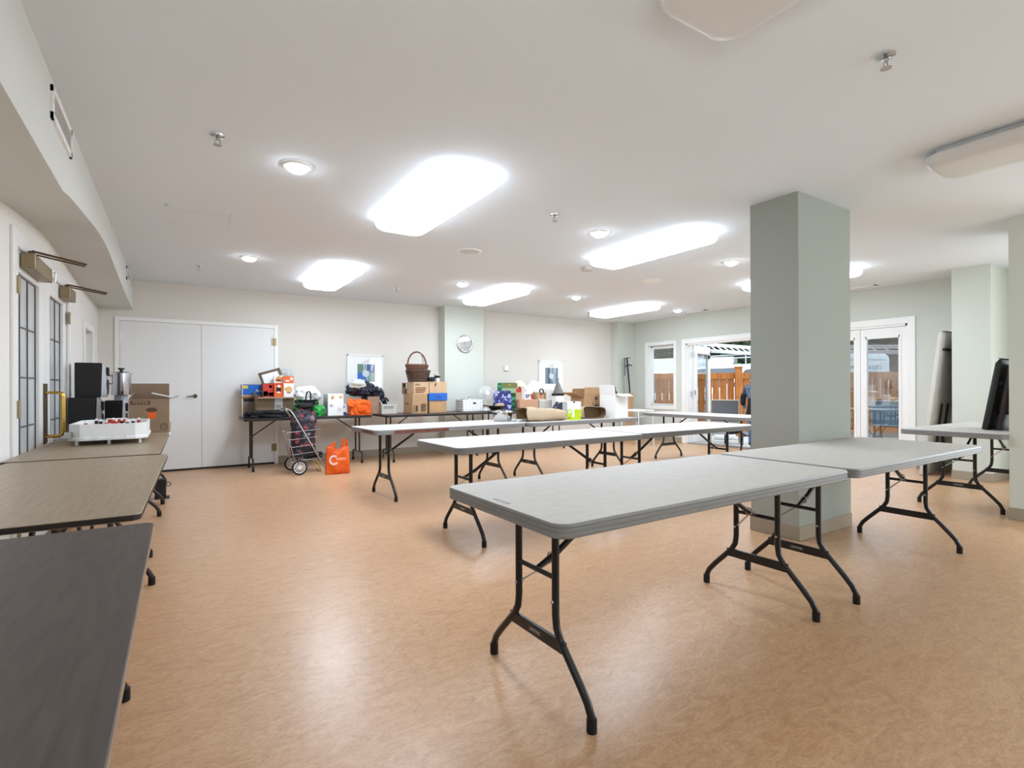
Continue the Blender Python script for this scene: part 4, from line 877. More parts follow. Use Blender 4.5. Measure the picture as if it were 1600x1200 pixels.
t = carton('cardboard_carton', 'open brown carton with raised flaps and a black printed emblem', 'box', 4.745, 5.50, T3, .36, .27, .285, M_CARD, .06, None, {'f': (6, .13), 'b': (-20, .12), 'l': (72, .19), 'r': (-20, .10)})
pr(t, M_INK, .60, .72, .30, .98, name='printed_emblem'); b = MB()
for s in (-1, 1): b.ribbon([(.058, -.137, .13), (.058 + s * .05, -.137, .16), (.058 + s * .08, -.137, .20)], .012, (0, 0, 1), .001)
b.done('printed_emblem', M_INK, t); pr(t, M_CARD2, .63, .69, .6, .85, off=.002)
o = MB().lump((4.42, 5.60, T3), (.24, .16, .24), 51, .15, 2.4, 4, .8, .3, .3).done('dark_garment', M_NAVY, smooth=60); tag(o, 'dark navy cloth bundle behind the lime green box', 'cloth')
t = carton('white_carton', 'big plain white open carton at the right end of the grey table', 'box', 4.985, 5.135, T3, .30, .26, .322, M_WHITE, .2, None, {'f': (108, .10), 'l': (8, .125), 'b': (-15, .10), 'r': (95, .10)})
lines(t, M_GINK, .4, .6, .0, .01, 1, 'l')
tag(MB().lump((5.10, 5.33, T3 + .02), (.17, .15, .40), 61, .1).done('black_cloth', M_SPK, smooth=60), 'black rounded cloth peeking out of the big white carton', 'cloth')

# ------------------------------------------------------------------ shopping trolley and bags on the floor
b = thing('shopping_trolley', 'two-wheeled wire shopping trolley in front of the left dark table', 'trolley', (1.36, 7.52, 0), .03)
def wheel(y):
    o = MB().torus((0, y, .098), .086, .012, 'y', 32, 8).done('wheel', M_TYRE, b, 60)
    m1 = MB(); m1.torus((0, y, .098), .073, .007, 'y', 28, 6)
    for k in range(12): a = 2 * PI * k / 12; m1.tube([(.014 * math.cos(a), y, .098 + .014 * math.sin(a)), (.07 * math.cos(a), y, .098 + .07 * math.sin(a))], .0055, 5)
    m1.done('spokes', M_WPL, o); m1 = MB(); m1.disc_y((0, y - .014, .098), .024, .028); m1.done('hub', M_WPL, o)
wheel(-.235); wheel(.235)
m1 = MB(); m1.tube([(0, -.235, .098), (0, .235, .098)], .006, 8); m1.done('axle', M_STEEL, b)
# slanting handle frame: from the front foot up to the grip on the left
m1 = MB()
for s in (-1, 1):
    m1.tube([(.36, s * .16, .03), (.30, s * .16, .14), (-.06, s * .16, .80), (-.10, s * .155, .855), (-.15, s * .15, .875)], .009, 8)
m1.tube([(-.15, -.15, .875), (-.17, 0, .877), (-.15, .15, .875)], .010, 8); m1.done('handle_frame', M_STEEL, b, 50)
m1 = MB(); c0 = (-.10, .30)
for z, xa, xb in ((.56, -.14, .28), (.46, -.12, .28), (.36, -.10, .27), (.26, -.08, .26), (.17, -.06, .25)):
    m1.tube([(xa, -.15, z), (xb, -.15, z + .03), (xb, .15, z + .03), (xa, .15, z)], .0035, 6, closed=True)
for s in (-1, 1):
    m1.tube([(-.14, s * .15, .57), (-.03, s * .15, .12)], .005, 6); m1.tube([(.28, s * .15, .60), (.25, s * .15, .15)], .004, 6)
for k in range(4): y = -.09 + k * .06; m1.tube([(.28, y, .59), (.25, y, .20), (-.06, y, .17), (-.14, y, .56)], .0028, 5)
m1.done('wire_basket', M_STEEL, b, 50)
m1 = MB()
for s in (-1, 1): m1.tube([(.25, s * .12, .18), (.30, s * .12, .02)], .006, 6)
m1.tube([(.30, -.12, .012), (.30, .12, .012)], .007, 6); m1.done('rest_foot', M_BRASS, b)
f = thing('flowered_bag', 'black trolley bag with red flowers standing in the wire trolley', 'bag', (1.455, 7.52, .205), .03)
m1 = MB().lump((0, 0, 0), (.31, .24, .70), 71, .08, 1.8, 5, .5, .2, .18); m1.done('bag_body', M_FLORAL, f, 60)
MB().ribbon([(.03, -.02, .66), (.035, -.03, .84), (.05, -.03, .89), (.075, -.03, .90), (.095, -.03, .87), (.095, -.02, .66)], .035, (0, 1, 0), .006).done('handle', M_BLKCL, f, 60)
MB().lump((.02, 0, .66), (.23, .18, .08), 73, .1).done('drawn_top', M_BLKCL, f, 60)
MB().lump((.12, -.02, -.03), (.24, .19, .10), 74, .15, 3, 4, .7).done('base_pouch', M_BLKCL, f, 60)
b = thing('shopping_bag', 'orange plastic shopping bag with a white C emblem on the floor', 'bag', (1.83, 7.18, 0), -.15, 'orange plastic shopping bags')
m1 = MB().box(-.155, .155, -.09, .09, 0, .36, .02); bmesh.ops.subdivide_edges(m1.b, edges=m1.b.edges, cuts=6, use_grid_fill=True)
for v in m1.b.verts:
    k = v.co.z / .36; v.co.x *= 1 - .08 * k + .10 * max(0, .15 - k); v.co.y *= 1.1 - .55 * k
    v.co += Vector((0, 1, 0)) * (.02 * noise.noise(v.co * 12)) * (1 if abs(v.co.x) < .15 else .3)
    if v.co.z > .30: v.co.z -= .05 * math.exp(-((v.co.x) / .05) ** 2)
m1.done('bag_body', M_ORANGE, b, 60)
loop_strip(MB(), [(.04, .30), (.048, .40), (.062, .45), (.09, .468), (.118, .45), (.138, .40), (.146, .30)], [(.075, .30), (.078, .385), (.08, .42), (.09, .428), (.098, .415), (.104, .38), (.106, .30)], -.018, .012).done('handle', M_ORANGE, b, 60)
loop_strip(MB(), [(-.145, .30), (-.135, .35), (-.10, .385), (-.06, .418), (-.035, .425), (-.024, .40), (-.03, .36), (-.02, .30)], [(-.10, .30), (-.095, .335), (-.08, .36), (-.058, .385), (-.05, .39), (-.048, .38), (-.055, .35), (-.055, .30)], -.03, -.005).done('handle', M_ORANGE, b, 60)
m1 = MB(); pts = []
for k in range(17): a = rad(50 + 270 * k / 16); pts.append((-.055 + .052 * math.cos(a), -.108 + .0, .19 + .055 * math.sin(a)))
m1.ribbon(pts, .022, (0, -1, 0), .011); m1.box(-.03, .095, -.106, -.104, .205, .213); m1.box(-.03, .10, -.106, -.104, .188, .193); m1.done('printed_emblem', mat('bag_print_white', (246, 226, 214), .5), b)

# ------------------------------------------------------------------ left wall tables: hockey game, speakers, urn, carton
b = thing('table_hockey_game', 'white table hockey game on short legs on the brown table', 'game', (-.43, 5.28, .7305), 0)
hx, hy = .235, .36; ch = .07
def octo(hx, hy, c): return [(-hx + c, -hy), (hx - c, -hy), (hx, -hy + c), (hx, hy - c), (hx - c, hy), (-hx + c, hy), (-hx, hy - c), (-hx, -hy + c)]
m1 = MB(); o1 = octo(hx, hy, ch); o2 = octo(hx - .012, hy - .012, ch)
rings = [[m1.b.verts.new((x * s, y * s, z)) for x, y in pp] for pp, z, s in ((o1, .035, 1.03), (o1, .05, 1.03), (o1, .06, 1.0), (o1, .155, 1.0), (o2, .155, 1.0), (o2, .10, 1.0))]
for a, c in zip(rings, rings[1:]):
    for q in range(8): m1.b.faces.new((a[q], a[(q + 1) % 8], c[(q + 1) % 8], c[q]))
m1.b.faces.new(rings[0][::-1]); m1.b.faces.new(rings[-1]); m1.done('rink', M_WPL, b)
for x, y in ((-.19, -.30), (.19, -.30), (.0, -.30), (-.19, .30), (.19, .30)): MB().tube([(x, y, 0), (x, y, .036)], .011, 8).done('leg', M_WPL, b, 50)
for i, x in enumerate((-.14, -.06, .03, .11)): m1 = MB(); m1.tube([(x, -hy - .04, .06), (x, -hy + .01, .06)], .004, 6); m1.tube([(x, -hy - .045, .06), (x, -hy - .02, .06)], .009, 8); m1.done('control_rod', M_WPL, b)
m1 = MB(); m1.tube([(-hx + .01, -.30, .06), (-hx - .09, -.32, .05)], .008, 6); m1.box(-hx - .02, -hx + .02, -.345, -.27, .055, .10); m1.done('side_lever', M_SILV, b)
for i, (x, y, c) in enumerate(((-.16, -.10, M_PRED), (-.09, .12, M_INK), (-.03, -.14, M_PRED), (.02, .02, M_PRED), (.05, .10, M_INK), (.10, -.10, M_INK), (.13, .03, M_INK), (.16, .18, M_PRED), (-.02, .27, M_PRED), (-.13, .25, M_INK))):
    m1 = MB(); m1.box(x - .012, x + .012, y - .006, y + .006, .10, .15, .003); m1.tube([(x + .006, y, .13), (x + .03, y - .01, .105)], .003, 5); q = m1.done('hockey_player', c, b); m1 = MB(); m1.lump((x, y, .150), (.018, .018, .022), i, .02, 2, 2); m1.done('player_head', M_WPL, q, 60)
m1 = MB(); m1.box(-.07, .07, .315, .345, .10, .165); m1.done('scoreboard', M_WPL, b); m1 = MB(); m1.box(-.06, .06, .313, .315, .125, .155); m1.done('score_panel', M_PRED, b)
def speaker(label, x, y, z, w, d, h, grp):
    t = thing('loudspeaker', label, 'speaker', (x, y, z), 0, grp)
    MB().box(0, w * .82, -d / 2, d / 2, 0, h, .006).done('cabinet', M_SPK, t)
    m1 = MB(); m1.prism([(w * .82, -d / 2, 0), (w * .96, -d / 2 + .01, 0), (w, -d / 2 + .02, h * .15), (w * .95, -d / 2 + .02, h * .9), (w * .86, -d / 2, h)], (0, d - .02, 0)); m1.done('baffle', M_SILV, t, 30)
    m1 = MB(); m1.disc_x((w * .97, 0, h * .3), d * .36, .012); m1.done('woofer', M_INK, t, 30); m1 = MB(); m1.disc_x((w * .955, 0, h * .76), d * .2, .02); m1.done('tweeter', M_INK, t, 30)
    return t
gs = 'black stereo speakers on the brown table'
speaker('black speaker box lower left, resting against the left wall', -.83, 6.30, .7305, .24, .22, .335, gs)
speaker('black speaker box lower right, beside the urn', -.60, 6.66, .7305, .17, .22, .30, gs)
speaker('black speaker box stacked on top of the lower left one', -.80, 6.40, 1.066, .24, .20, .33, gs)
t = thing('coffee_urn', 'polished aluminium urn with black lid knob behind the speakers', 'urn', (-.50, 7.02, .7305))
MB().lathe([(.075, 0), (.075, .26), (.06, .30), (.06, .352)], 24).done('stand', mat('blue_grey_plastic', (150, 158, 168), .4), t, 40); MB().lathe([(.088, .352), (.09, .36), (.09, .57)], 32).done('tank', M_ALU, t, 40); MB().lathe([(.098, .57), (.098, .585), (.06, .60), (.002, .604)], 32).done('lid', M_ALU, t, 40); MB().lathe([(.015, .603), (.013, .62), (.03, .625), (.028, .642)], 16).done('lid_knob', M_INK, t, 40)
m1 = MB(); m1.tube([(-.09, -.03, .56), (-.125, -.04, .55), (-.125, -.04, .48), (-.09, -.03, .47)], .008, 6); m1.done('handle', M_INK, t, 50); m1 = MB(); m1.tube([(.02, -.085, .385), (.02, -.12, .385), (.02, -.125, .36)], .008, 6); m1.done('tap', M_INK, t)
t = carton('produce_carton', 'open brown carton reading PETITE with a printed orange jar', 'box', -.372, 5.99, .7305, .315, .30, .318, M_CARD3, 0, None, {'b': (-4, .15), 'r': (70, .08), 'l': (-30, .07)})
pr(t, M_BRINK, .04, .52, .84, .955, name='word_band'); text('PETITE', .034, M_CARD2, t, (-.068, -.1535, .2855), FRONT, sx=1.15); disc(t, M_BRINK, .56, .68, .045, .022); pr(t, M_PORG, .47, .67, .42, .62); pr(t, M_BRINK, .44, .70, .64, .69); b2 = MB(); b2.torus((.115, -.152, .055), .028, .003, 'y', 20, 4); b2.tube([(.10, -.152, .055), (.13, -.152, .062)], .003, 4); b2.done('printed_emblem', M_BRINK, t); lines(t, M_GINK, .5, .97, .30, .31, 1)
tag(MB().box(-.03, .18, -.05, .05, 0, .01, rot=Matrix.Rotation(.25, 3, 'Y')).done('paper_sheet', M_PAPER, loc=(-.17, 6.08, 1.075)), 'white paper card lying across the open carton', 'paper')
t = thing('pump_bottle', 'small grey bottle on the brown table by the left wall', 'bottle', (-.79, 6.62, .7305)); MB().lathe([(.03, 0), (.03, .32), (.012, .35), (.012, .38)], 16).done('bottle_body', M_GINK, t, 40); MB().lathe([(.016, .38), (.016, .41)], 12).done('cap', M_INK, t, 40)
t = thing('small_boombox', 'small dark upright box on the floor under the far brown table', 'box', (-.13, 6.58, 0)); MB().box(-.06, .04, -.06, .06, .008, .20, .006).done('box_body', M_SPK, t); MB().box(-.06, .07, -.07, .08, 0, .008).done('foot_plate', M_INK, t); m1 = MB(); m1.torus((.06, 0, .14), .02, .004, 'y', 16, 6); m1.done('cord_loop', M_INK, t)

# ------------------------------------------------------------------ on the walls
def picture(label, x0, x1, z0, z1, a, kind):
    t = thing('framed_print', label, 'picture', ((x0 + x1) / 2, YB, (z0 + z1) / 2), 0, 'square white framed prints'); w, h = x1 - x0, z1 - z0
    m1 = MB(); f = .02
    for q in ((-w / 2, w / 2, -h / 2, -h / 2 + f), (-w / 2, w / 2, h / 2 - f, h / 2), (-w / 2, -w / 2 + f, -h / 2, h / 2), (w / 2 - f, w / 2, -h / 2, h / 2)): m1.box(q[0], q[1], -.028, -.001, q[2], q[3])
    m1.done('frame', M_WPL, t); MB().box(-w / 2 + f, w / 2 - f, -.018, -.001, -h / 2 + f, h / 2 - f).done('mat_board', M_PAPER, t)
    c, d = a
    if kind == 0:
        cols = (mat('art_teal', (92, 124, 112), .6), M_DBLUE, M_BLUE, mat('art_grey_green', (112, 134, 124), .6))
        for i, (sx, sz) in enumerate(((-1, 1), (1, 1), (-1, -1), (1, -1))): m1 = MB(); m1.box(c[0] + min(0, sx * d), c[0] + max(0, sx * d), -.0195, -.018, c[1] + min(0, sz * d), c[1] + max(0, sz * d)); m1.done('colour_square', cols[i], t)
    else:
        for i in range(5): m1 = MB(); m1.box(c[0] - d + i * d * .4, c[0] - d + (i + 1) * d * .4, -.0195, -.018, c[1] - d, c[1] + d); m1.done('colour_stripe', mat('art_slate%s' % 'abcde'[i], ((112, 130, 138), (66, 88, 100), (96, 118, 128), (150, 170, 182), (104, 126, 138))[i], .6), t)
    m1 = MB(); W0 = .0205
    m1.prism([(c[0] - .055, -W0, c[1] + .05), (c[0] - .065, -W0, c[1] - .03), (c[0] - .03, -W0, c[1] - .065), (c[0] + .03, -W0, c[1] - .06), (c[0] + .05, -W0, c[1] - .02), (c[0] + .045, -W0, c[1] + .03), (c[0], -W0, c[1] + .045)], (0, .001, 0))
    for xx in (-.03, .0, .085): m1.prism([(c[0] + xx - .008, -W0, c[1] + .04), (c[0] + xx + .004, -W0, c[1] + .04), (c[0] + xx * 1.3 + .008, -W0, c[1] + d), (c[0] + xx * 1.3 - .008, -W0, c[1] + d)], (0, .001, 0))
    m1.prism([(c[0] + .005, -W0, c[1] - .11), (c[0] + .02, -W0, c[1] - .11), (c[0] + .02, -W0, c[1] - .06), (c[0] + .005, -W0, c[1] - .06)], (0, .001, 0))
    m1.done('painted_vessel', mat('art_white', (206, 214, 218), .6), t)
    m1 = MB(); m1.prism([(c[0] - .10, -.0188, c[1] + d + .015), (c[0] + .06, -.0188, c[1] + d + .10), (c[0] + .05, -.0188, c[1] + d + .015)], (0, .0005, 0)); m1.done('painted_wash', mat('art_pale_grey', (214, 214, 214), .6), t)
    MB().box(-w / 2 + f, w / 2 - f, -.0245, -.023, -h / 2 + f, h / 2 - f).done('picture_glass', glass_mat('picture_glazing', (1, 1, 1), .035, .05), t)
picture('square framed print with four blue and green squares', 2.352, 2.953, 1.085, 1.70, ((.012, .005), .147), 0)
picture('square framed print in slate greys above the white bags', 6.215, 6.829, 1.075, 1.70, ((.02, .0), .165), 1)
t = thing('wall_clock', 'round silver rimmed clock on the painted wall chase', 'clock', (4.403, 8.39, 1.945), 0)
m1 = MB(); m1.torus((0, -.018, 0), .145, .018, 'y', 40, 8); m1.done('rim', M_CHROME, t, 60); m1 = MB(); m1.disc_y((0, -.014, 0), .145, .013, 36); m1.done('dial', mat('clock_dial', (206, 210, 210), .4), t, 40)
m1 = MB(); m1.box(-.004, .004, -.019, -.0165, -.02, .10); m1.box(-.05, .008, -.019, -.0165, -.004, .004); m1.done('hands', M_GINK, t)
m1 = MB(); m1.disc_y((0, -.024, 0), .138, .002, 36); m1.done('clock_glass', glass_mat('clock_glazing', (1, 1, 1), .22, .02), t, 40)
t = thing('thermostat', 'small white thermostat on the wall left of the right picture', 'thermostat', (5.43, YB, 1.525)); MB().box(-.04, .04, -.028, -.0005, -.05, .055, .005).done('cover', M_TRIM, t); MB().box(-.05, .05, -.006, -.0005, -.06, -.05).done('base_plate', M_GINK, t)
# ------------------------------------------------------------------ far corner: stand, little white table
t = thing('display_stand', 'tall black stand with curved crossbar in the far right corner', 'stand', (8.42, 8.20, 0)); m1 = MB(); m1.tube([(.05, 0, .02), (.0, .02, 1.0), (-.06, .05, 1.80)], .014, 8); m1.tube([(-.14, .05, 1.78), (.04, .05, 1.80)], .008, 6); m1.tube([(-.14, .05, 1.79), (-.13, .05, 1.4)], .008, 6); m1.done('pole', M_INK, t)
m1 = MB(); m1.tube([(-.13, .03, 1.60), (-.08, .02, 1.635), (-.03, .01, 1.64), (.06, .02, 1.62)], .012, 6); m1.done('crossbar', M_INK, t)
m1 = MB(); m1.prism([(-.13, .08, 1.78), (.04, .09, 1.78), (.12, .09, .4), (-.02, .08, .4)], (0, .012, 0)); m1.done('pale_panel', M_GREYCL, t); m1 = MB(); m1.box(-.12, .22, -.10, .15, 0, .02); m1.done('base', M_INK, t)
t = carton('cardboard_box', 'tall slim cardboard box in the far corner behind the white carton', 'box', 8.16, 7.98, 0, .12, .12, 1.02, M_CARD)
t = thing('side_table', 'small white side table with thin legs in the far corner', 'table', (7.72, 7.34, 0)); MB().box(-.22, .22, -.24, .24, .665, .70, .008).done('tabletop', M_WPL, t)
for x, y in ((-.20, -.22), (.20, -.22), (-.20, .22), (.20, .22)): MB().tube([(x * 1.05, y * 1.05, 0), (x, y, .665)], .011, 8).done('leg', M_WPL, t, 50)
MB().tube([(-.20, -.22, .55), (.20, -.22, .64)], .006, 6).done('brace', M_WPL, t)

# ------------------------------------------------------------------ outside: patio, fence, vehicles, trees
g = MB().box(8.9, 60, -25, 60, -.2, -.03).done('parking_lot', M_ASPH); g['kind'] = 'structure'
g = MB().prism([(8.9, -4, -.029), (16, -4, -.029), (16, 3.0, -.029), (13.9, 4.85, -.029), (9.3, 9.0, -.029), (8.9, 9.3, -.029)], (0, 0, .024)).done('patio', M_CONC); g['kind'] = 'structure'
fz = .0
fence = thing('cedar_fence', 'orange cedar board fence beyond the patio doors', 'fence', (9.35, 8.99, -.01), math.atan2(-4.1, 4.55))
bw = .165; nb = 38
bm_ = None
for i in range(nb):
    x = i * bw
    if bm_ is None:
        bm_ = MB().box(-.0715, .0715, -.010, .010, .10, 1.40).done('board', M_CEDAR, fence); bd = bm_; bd.location = (x + .08, 0, 0)
    else:
        bd = bm_.copy(); COL.objects.link(bd); bd.location = (x + .08, .002 * (i % 3), .004 * ((i * 7) % 5))
for i in range(4):
    x = .32 + i * 2.06 - .0
    MB().box(x - .075, x + .075, -.13, -.052, 0, 1.60, .006).done('post', M_CEDAR, fence); MB().box(x - .09, x + .09, -.15, -.035, 1.60, 1.635, .008).done('post_cap', M_CEDAR, fence)
MB().box(0, nb * bw, -.05, -.012, 1.345, 1.485).done('top_rail', M_CEDAR, fence); MB().box(0, nb * bw, .014, .05, .75, .84).done('back_rail', M_CEDAR, fence); MB().box(0, nb * bw, .014, .05, .18, .27).done('back_rail', M_CEDAR, fence)
def patio_chair(label, x, y, rz, mm, fm):
    """sling armchair; local -y is the back of the chair"""
    t = thing('patio_chair', label, 'chair', (x, y, -.005), rz, 'sling patio chairs'); b = MB()
    for s in (-1, 1):
        o = MB(); o.tube([(s * .26, -.30, .88), (s * .26, -.20, .42), (s * .26, .22, .40)], .014, 8); o.done('side_frame', fm, t, 50)
        o = MB(); o.tube([(s * .27, -.26, .64), (s * .28, -.05, .63), (s * .28, .20, .62), (s * .28, .25, .58), (s * .28, .25, 0)], .014, 8); o.done('armrest', fm, t, 50)
        MB().tube([(s * .26, -.16, .42), (s * .27, -.28, 0)], .014, 8).done('leg', fm, t, 50)
    MB().tube([(-.26, -.30, .88), (.26, -.30, .88)], .014, 8).done('top_rail', fm, t, 50); MB().tube([(-.26, .22, .40), (.26, .22, .40)], .014, 8).done('front_rail', fm, t, 50)
    MB().prism([(-.245, -.295, .865), (.245, -.295, .865), (.245, -.205, .44), (-.245, -.205, .44)], (0, .006, .002)).done('back_sling', mm, t); MB().prism([(-.245, -.19, .415), (.245, -.19, .415), (.245, .21, .395), (-.245, .21, .395)], (0, 0, .006)).done('seat_sling', mm, t)
patio_chair('grey mesh patio chair with beige frame outside the open doors', 9.62, 6.70, rad(-54), M_MESH, M_BEIGE)
patio_chair('grey mesh patio chair coloured with the blue tint of the closed glazed door', 11.25, 4.35, rad(-70), M_MESHB, M_STEEL)
t = thing('plastic_pipe', 'white plastic pipe lying on the patio by the fence', 'pipe', (10.05, 7.05, -.005), -.72); m1 = MB(); m1.tube([(-.18, 0, .055), (.22, 0, .055)], .052, 14); m1.done('pipe_body', M_WPL, t, 40); m1 = MB(); m1.tube([(.20, 0, .055), (.26, 0, .055)], .06, 14); m1.done('pipe_collar', M_WPL, t, 40)
t = thing('folded_stroller', 'low dark wheeled frame on the patio beside the person', 'stroller', (9.42, 6.36, -.005), rad(-55))
for x, y in ((-.16, -.10), (.16, -.10), (-.14, .14), (.14, .14)):
    m1 = MB(); m1.torus((x, y, .10), .085, .015, 'x', 24, 6); o = m1.done('wheel', M_TYRE, t, 50); m1 = MB()
    for k in range(6): a = PI * k / 3; m1.tube([(x, y, .10), (x, y + .08 * math.cos(a), .10 + .08 * math.sin(a))], .005, 5)
    m1.done('spokes', M_SILV, o)
m1 = MB()
for s in (-1, 1): m1.tube([(s * .15, -.10, .10), (s * .13, .05, .30), (s * .13, .10, .48)], .012, 6); m1.tube([(s * .14, .14, .10), (s * .13, -.06, .34), (s * .13, -.12, .46)], .012, 6)
m1.tube([(-.13, .10, .48), (.13, .10, .48)], .012, 6); m1.tube([(-.15, -.10, .10), (.15, -.10, .10)], .008, 6); m1.done('frame', M_SILV, t, 50); MB().lump((0, .02, .20), (.24, .24, .16), 81, .12).done('folded_canopy', M_BLKCL, t, 60)
# ---- person bending down outside the doors
def person(label, x, y, rz):
    t = thing('person', label, 'person', (x, y, -.005), rz); me = bpy.data.meshes.new('body')
    V, E_, Rr = [], [], []
    def add(p, r, par=None):
        V.append(p); Rr.append(r); i = len(V) - 1
        if par is not None: E_.append((par, i))
        return i
    pel = add((0, -.02, .86), (.15, .12)); w1 = add((0, .05, .98), (.135, .105), pel); ch = add((0, .17, 1.12), (.155, .115), w1); ns = add((0, .26, 1.20), (.10, .085), ch); nk = add((0, .31, 1.245), (.055, .055), ns)
    hd = add((0, .37, 1.285), (.082, .088), nk); ht = add((0, .435, 1.33), (.075, .085), hd); add((0, .47, 1.355), (.045, .05), ht)
    for s in (-1, 1):
        hp = add((s * .09, -.02, .80), (.095, .10), pel); kn = add((s * .10, .03, .46), (.062, .065), hp); an = add((s * .11, -.03, .09), (.042, .045), kn); add((s * .115, .05, .035), (.038, .034), an); 
        sh = add((s * .175, .20, 1.135), (.058, .06), ch); el = add((s * .22, .27, .88), (.043, .043), sh); wr = add((s * .19, .40, .70), (.028, .03), el); pa = add((s * .18, .44, .635), (.036, .022), wr)
        for k, (dx, ln) in enumerate(((-.026, .068), (-.009, .076), (.009, .072), (.026, .058))):
            f0 = add((s * .18 + dx, .455, .60), (.0095, .009), pa); f1 = add((s * .18 + dx * 1.1, .475, .60 - ln * .55), (.0085, .0085), f0); add((s * .18 + dx * 1.1, .47, .60 - ln), (.0075, .0075), f1)
        th = add((s * .18 - s * .038, .455, .635), (.011, .011), pa); add((s * .18 - s * .058, .475, .60), (.009, .009), th)
    me.from_pydata(V, E_, []); ob = bpy.data.objects.new('body', me); COL.objects.link(ob)
    sk = ob.modifiers.new('skin', 'SKIN'); lay = me.skin_vertices[0] if me.skin_vertices else None
    for i, r in enumerate(Rr): lay.data[i].radius = r; lay.data[i].use_root = (i == 0)
    sk.use_smooth_shade = True; sb = ob.modifiers.new('sub', 'SUBSURF'); sb.levels = 2; sb.render_levels = 2
    bpy.context.view_layer.update(); nm = bpy.data.meshes.new_from_object(ob.evaluated_get(bpy.context.evaluated_depsgraph_get())); bpy.data.objects.remove(ob)
    for m in (M_SHIRT, M_JEAN, M_SKIN, M_RUBBER): nm.materials.append(m)
    for p in nm.polygons:
        c = p.center; p.use_smooth = True
        if c.z < .075: p.material_index = 3
        elif c.z < .87 and abs(c.x) < .19 and c.y < .2: p.material_index = 1
        elif (c.y > .29 and c.z > 1.2 and abs(c.x) < .12) or (c.y > .36 and c.z < .78): p.material_index = 2
        else: p.material_index = 0
    o = bpy.data.objects.new('body', nm); COL.objects.link(o); o.parent = t
    m1 = MB().lump((0, .41, 1.25), (.185, .20, .165), 91, .03, 2, 3, .95); o2 = m1.done('hair', M_HAIR, t, 60)
    for v in o2.data.vertices: v.co.y -= .012; v.co.z += .025
    f = MB()
    for s in (-1, 1): f.lump((s * .032, .485, 1.265), (.026, .014, .014), 1, 0, 1, 2, 1)
    f.done('eyes', M_WPL, t, 60); MB().lump((0, .50, 1.235), (.028, .035, .04), 2, .02, 1, 2, 1).done('nose', M_SKIN, t, 60); MB().lump((0, .492, 1.212), (.045, .012, .012), 2, .02, 1, 2, 1).done('mouth', mat('lips', (170, 96, 90), .5), t, 60)
    e = MB()
    for s in (-1, 1): e.lump((s * .088, .40, 1.255), (.02, .035, .055), 2, .02, 1, 2, 1)
    e.done('ears', M_SKIN, t, 60)
    m1 = MB(); m1.lathe([(.205, .56), (.19, .66), (.165, .80), (.150, .92), (.142, .93)], 24, c=(0, -.015, 0), sy=.82, cap0=False, cap1=False); m1.done('dark_wrap', M_BLKCL, t, 60)
    MB().lump((-.235, .12, .78), (.10, .16, .24), 95, .08).done('shoulder_bag', M_BLKCL, t, 60); MB().ribbon([(-.235, .12, .98), (-.21, .15, 1.10), (-.15, .19, 1.20)], .03, (0, 1, 0), .003).done('bag_strap', M_BLKCL, t)
    return t
person('person in patterned blue top and dark wrap bending, mostly hidden by pillar', 9.42, 5.86, rad(-54))
# ---- vehicles
def vehicle(name, label, cat, loc, rz, L, Wd, prof, wins, paint, glassm, wheels, rack=None, wind=None, grp=None):
    """side profile (x forward, z) extruded across the width; wins = side glass polygons"""
    t = thing(name, label, cat, loc, rz, grp); hw = Wd / 2
    m1 = MB(); m1.prism([(x, -hw, z) for x, z in prof], (0, Wd, 0))
    bmesh.ops.bevel(m1.b, geom=[e for e in m1.b.edges if abs(e.verts[0].co.y - e.verts[1].co.y) < .01 and min(e.verts[0].co.z, e.verts[1].co.z) > .5], offset=.07, segments=3, affect='EDGES', profile=.5)
    m1.done('bodywork', paint, t, 40)
    for pts in wins:
        for s in (-1, 1): m2 = MB(); m2.prism([(x, s * hw - .004 if s > 0 else s * hw - .006, z) for x, z in pts], (0, .010, 0)); m2.done('side_window', glassm, t)
    for (a, b) in (wind or []):
        m2 = MB(); n = Vector((-(b[1] - a[1]), 0, b[0] - a[0])).normalized() * .008; n = -n if n.x * (1 if a[0] > 0 else -1) < 0 else n
        m2.prism([(a[0] + n.x, -hw + .14, a[1] + n.z), (a[0] + n.x, hw - .14, a[1] + n.z), (b[0] + n.x, hw - .18, b[1] + n.z), (b[0] + n.x, -hw + .18, b[1] + n.z)], tuple(-n * .9)); m2.done('windscreen', M_CARG, t)
    for x in wheels:
        for s in (-1, 1):
            o = MB().torus((x, s * (hw - .06), .31), .23, .085, 'y', 24, 8).done('wheel', M_TYRE, t, 60); m2 = MB(); m2.disc_y((x, s * (hw - .06) - .06, .31), .19, .12); m2.done('hubcap', M_SILV, o)
    if rack:
        m2 = MB()
        for x in rack[1]:
            for s in (-1, 1): m2.tube([(x, s * (hw - .15), rack[0] - .06), (x, s * (hw - .15), rack[2])], .02, 6)
            m2.tube([(x, -hw + .1, rack[2]), (x, hw - .1, rack[2])], .022, 6)
        m2.done('roof_rack', M_STEEL, t, 50)
    return t
vp = [(2.25, .35), (2.28, .75), (2.1, .98), (1.25, 1.14), (.35, 1.80), (.0, 1.90), (-1.2, 1.92), (-2.0, 1.86), (-2.25, 1.1), (-2.28, .4)]
vehicle('minivan', 'white minivan with tinted glass and a roof rack behind the fence', 'car', (15.15, 10.5, -.03), PI, 4.5, 1.85, vp, [[(1.12, 1.18), (.35, 1.70), (.05, 1.74), (.05, 1.2)], [(-.02, 1.2), (-.02, 1.74), (-.95, 1.74), (-.95, 1.2)], [(-1.05, 1.2), (-1.05, 1.74), (-1.75, 1.68), (-1.95, 1.22)]], M_CARW, M_CARG, (1.45, -1.4), (1.92, (.1, -1.5), 2.20), [((1.22, 1.18), (.38, 1.77))])
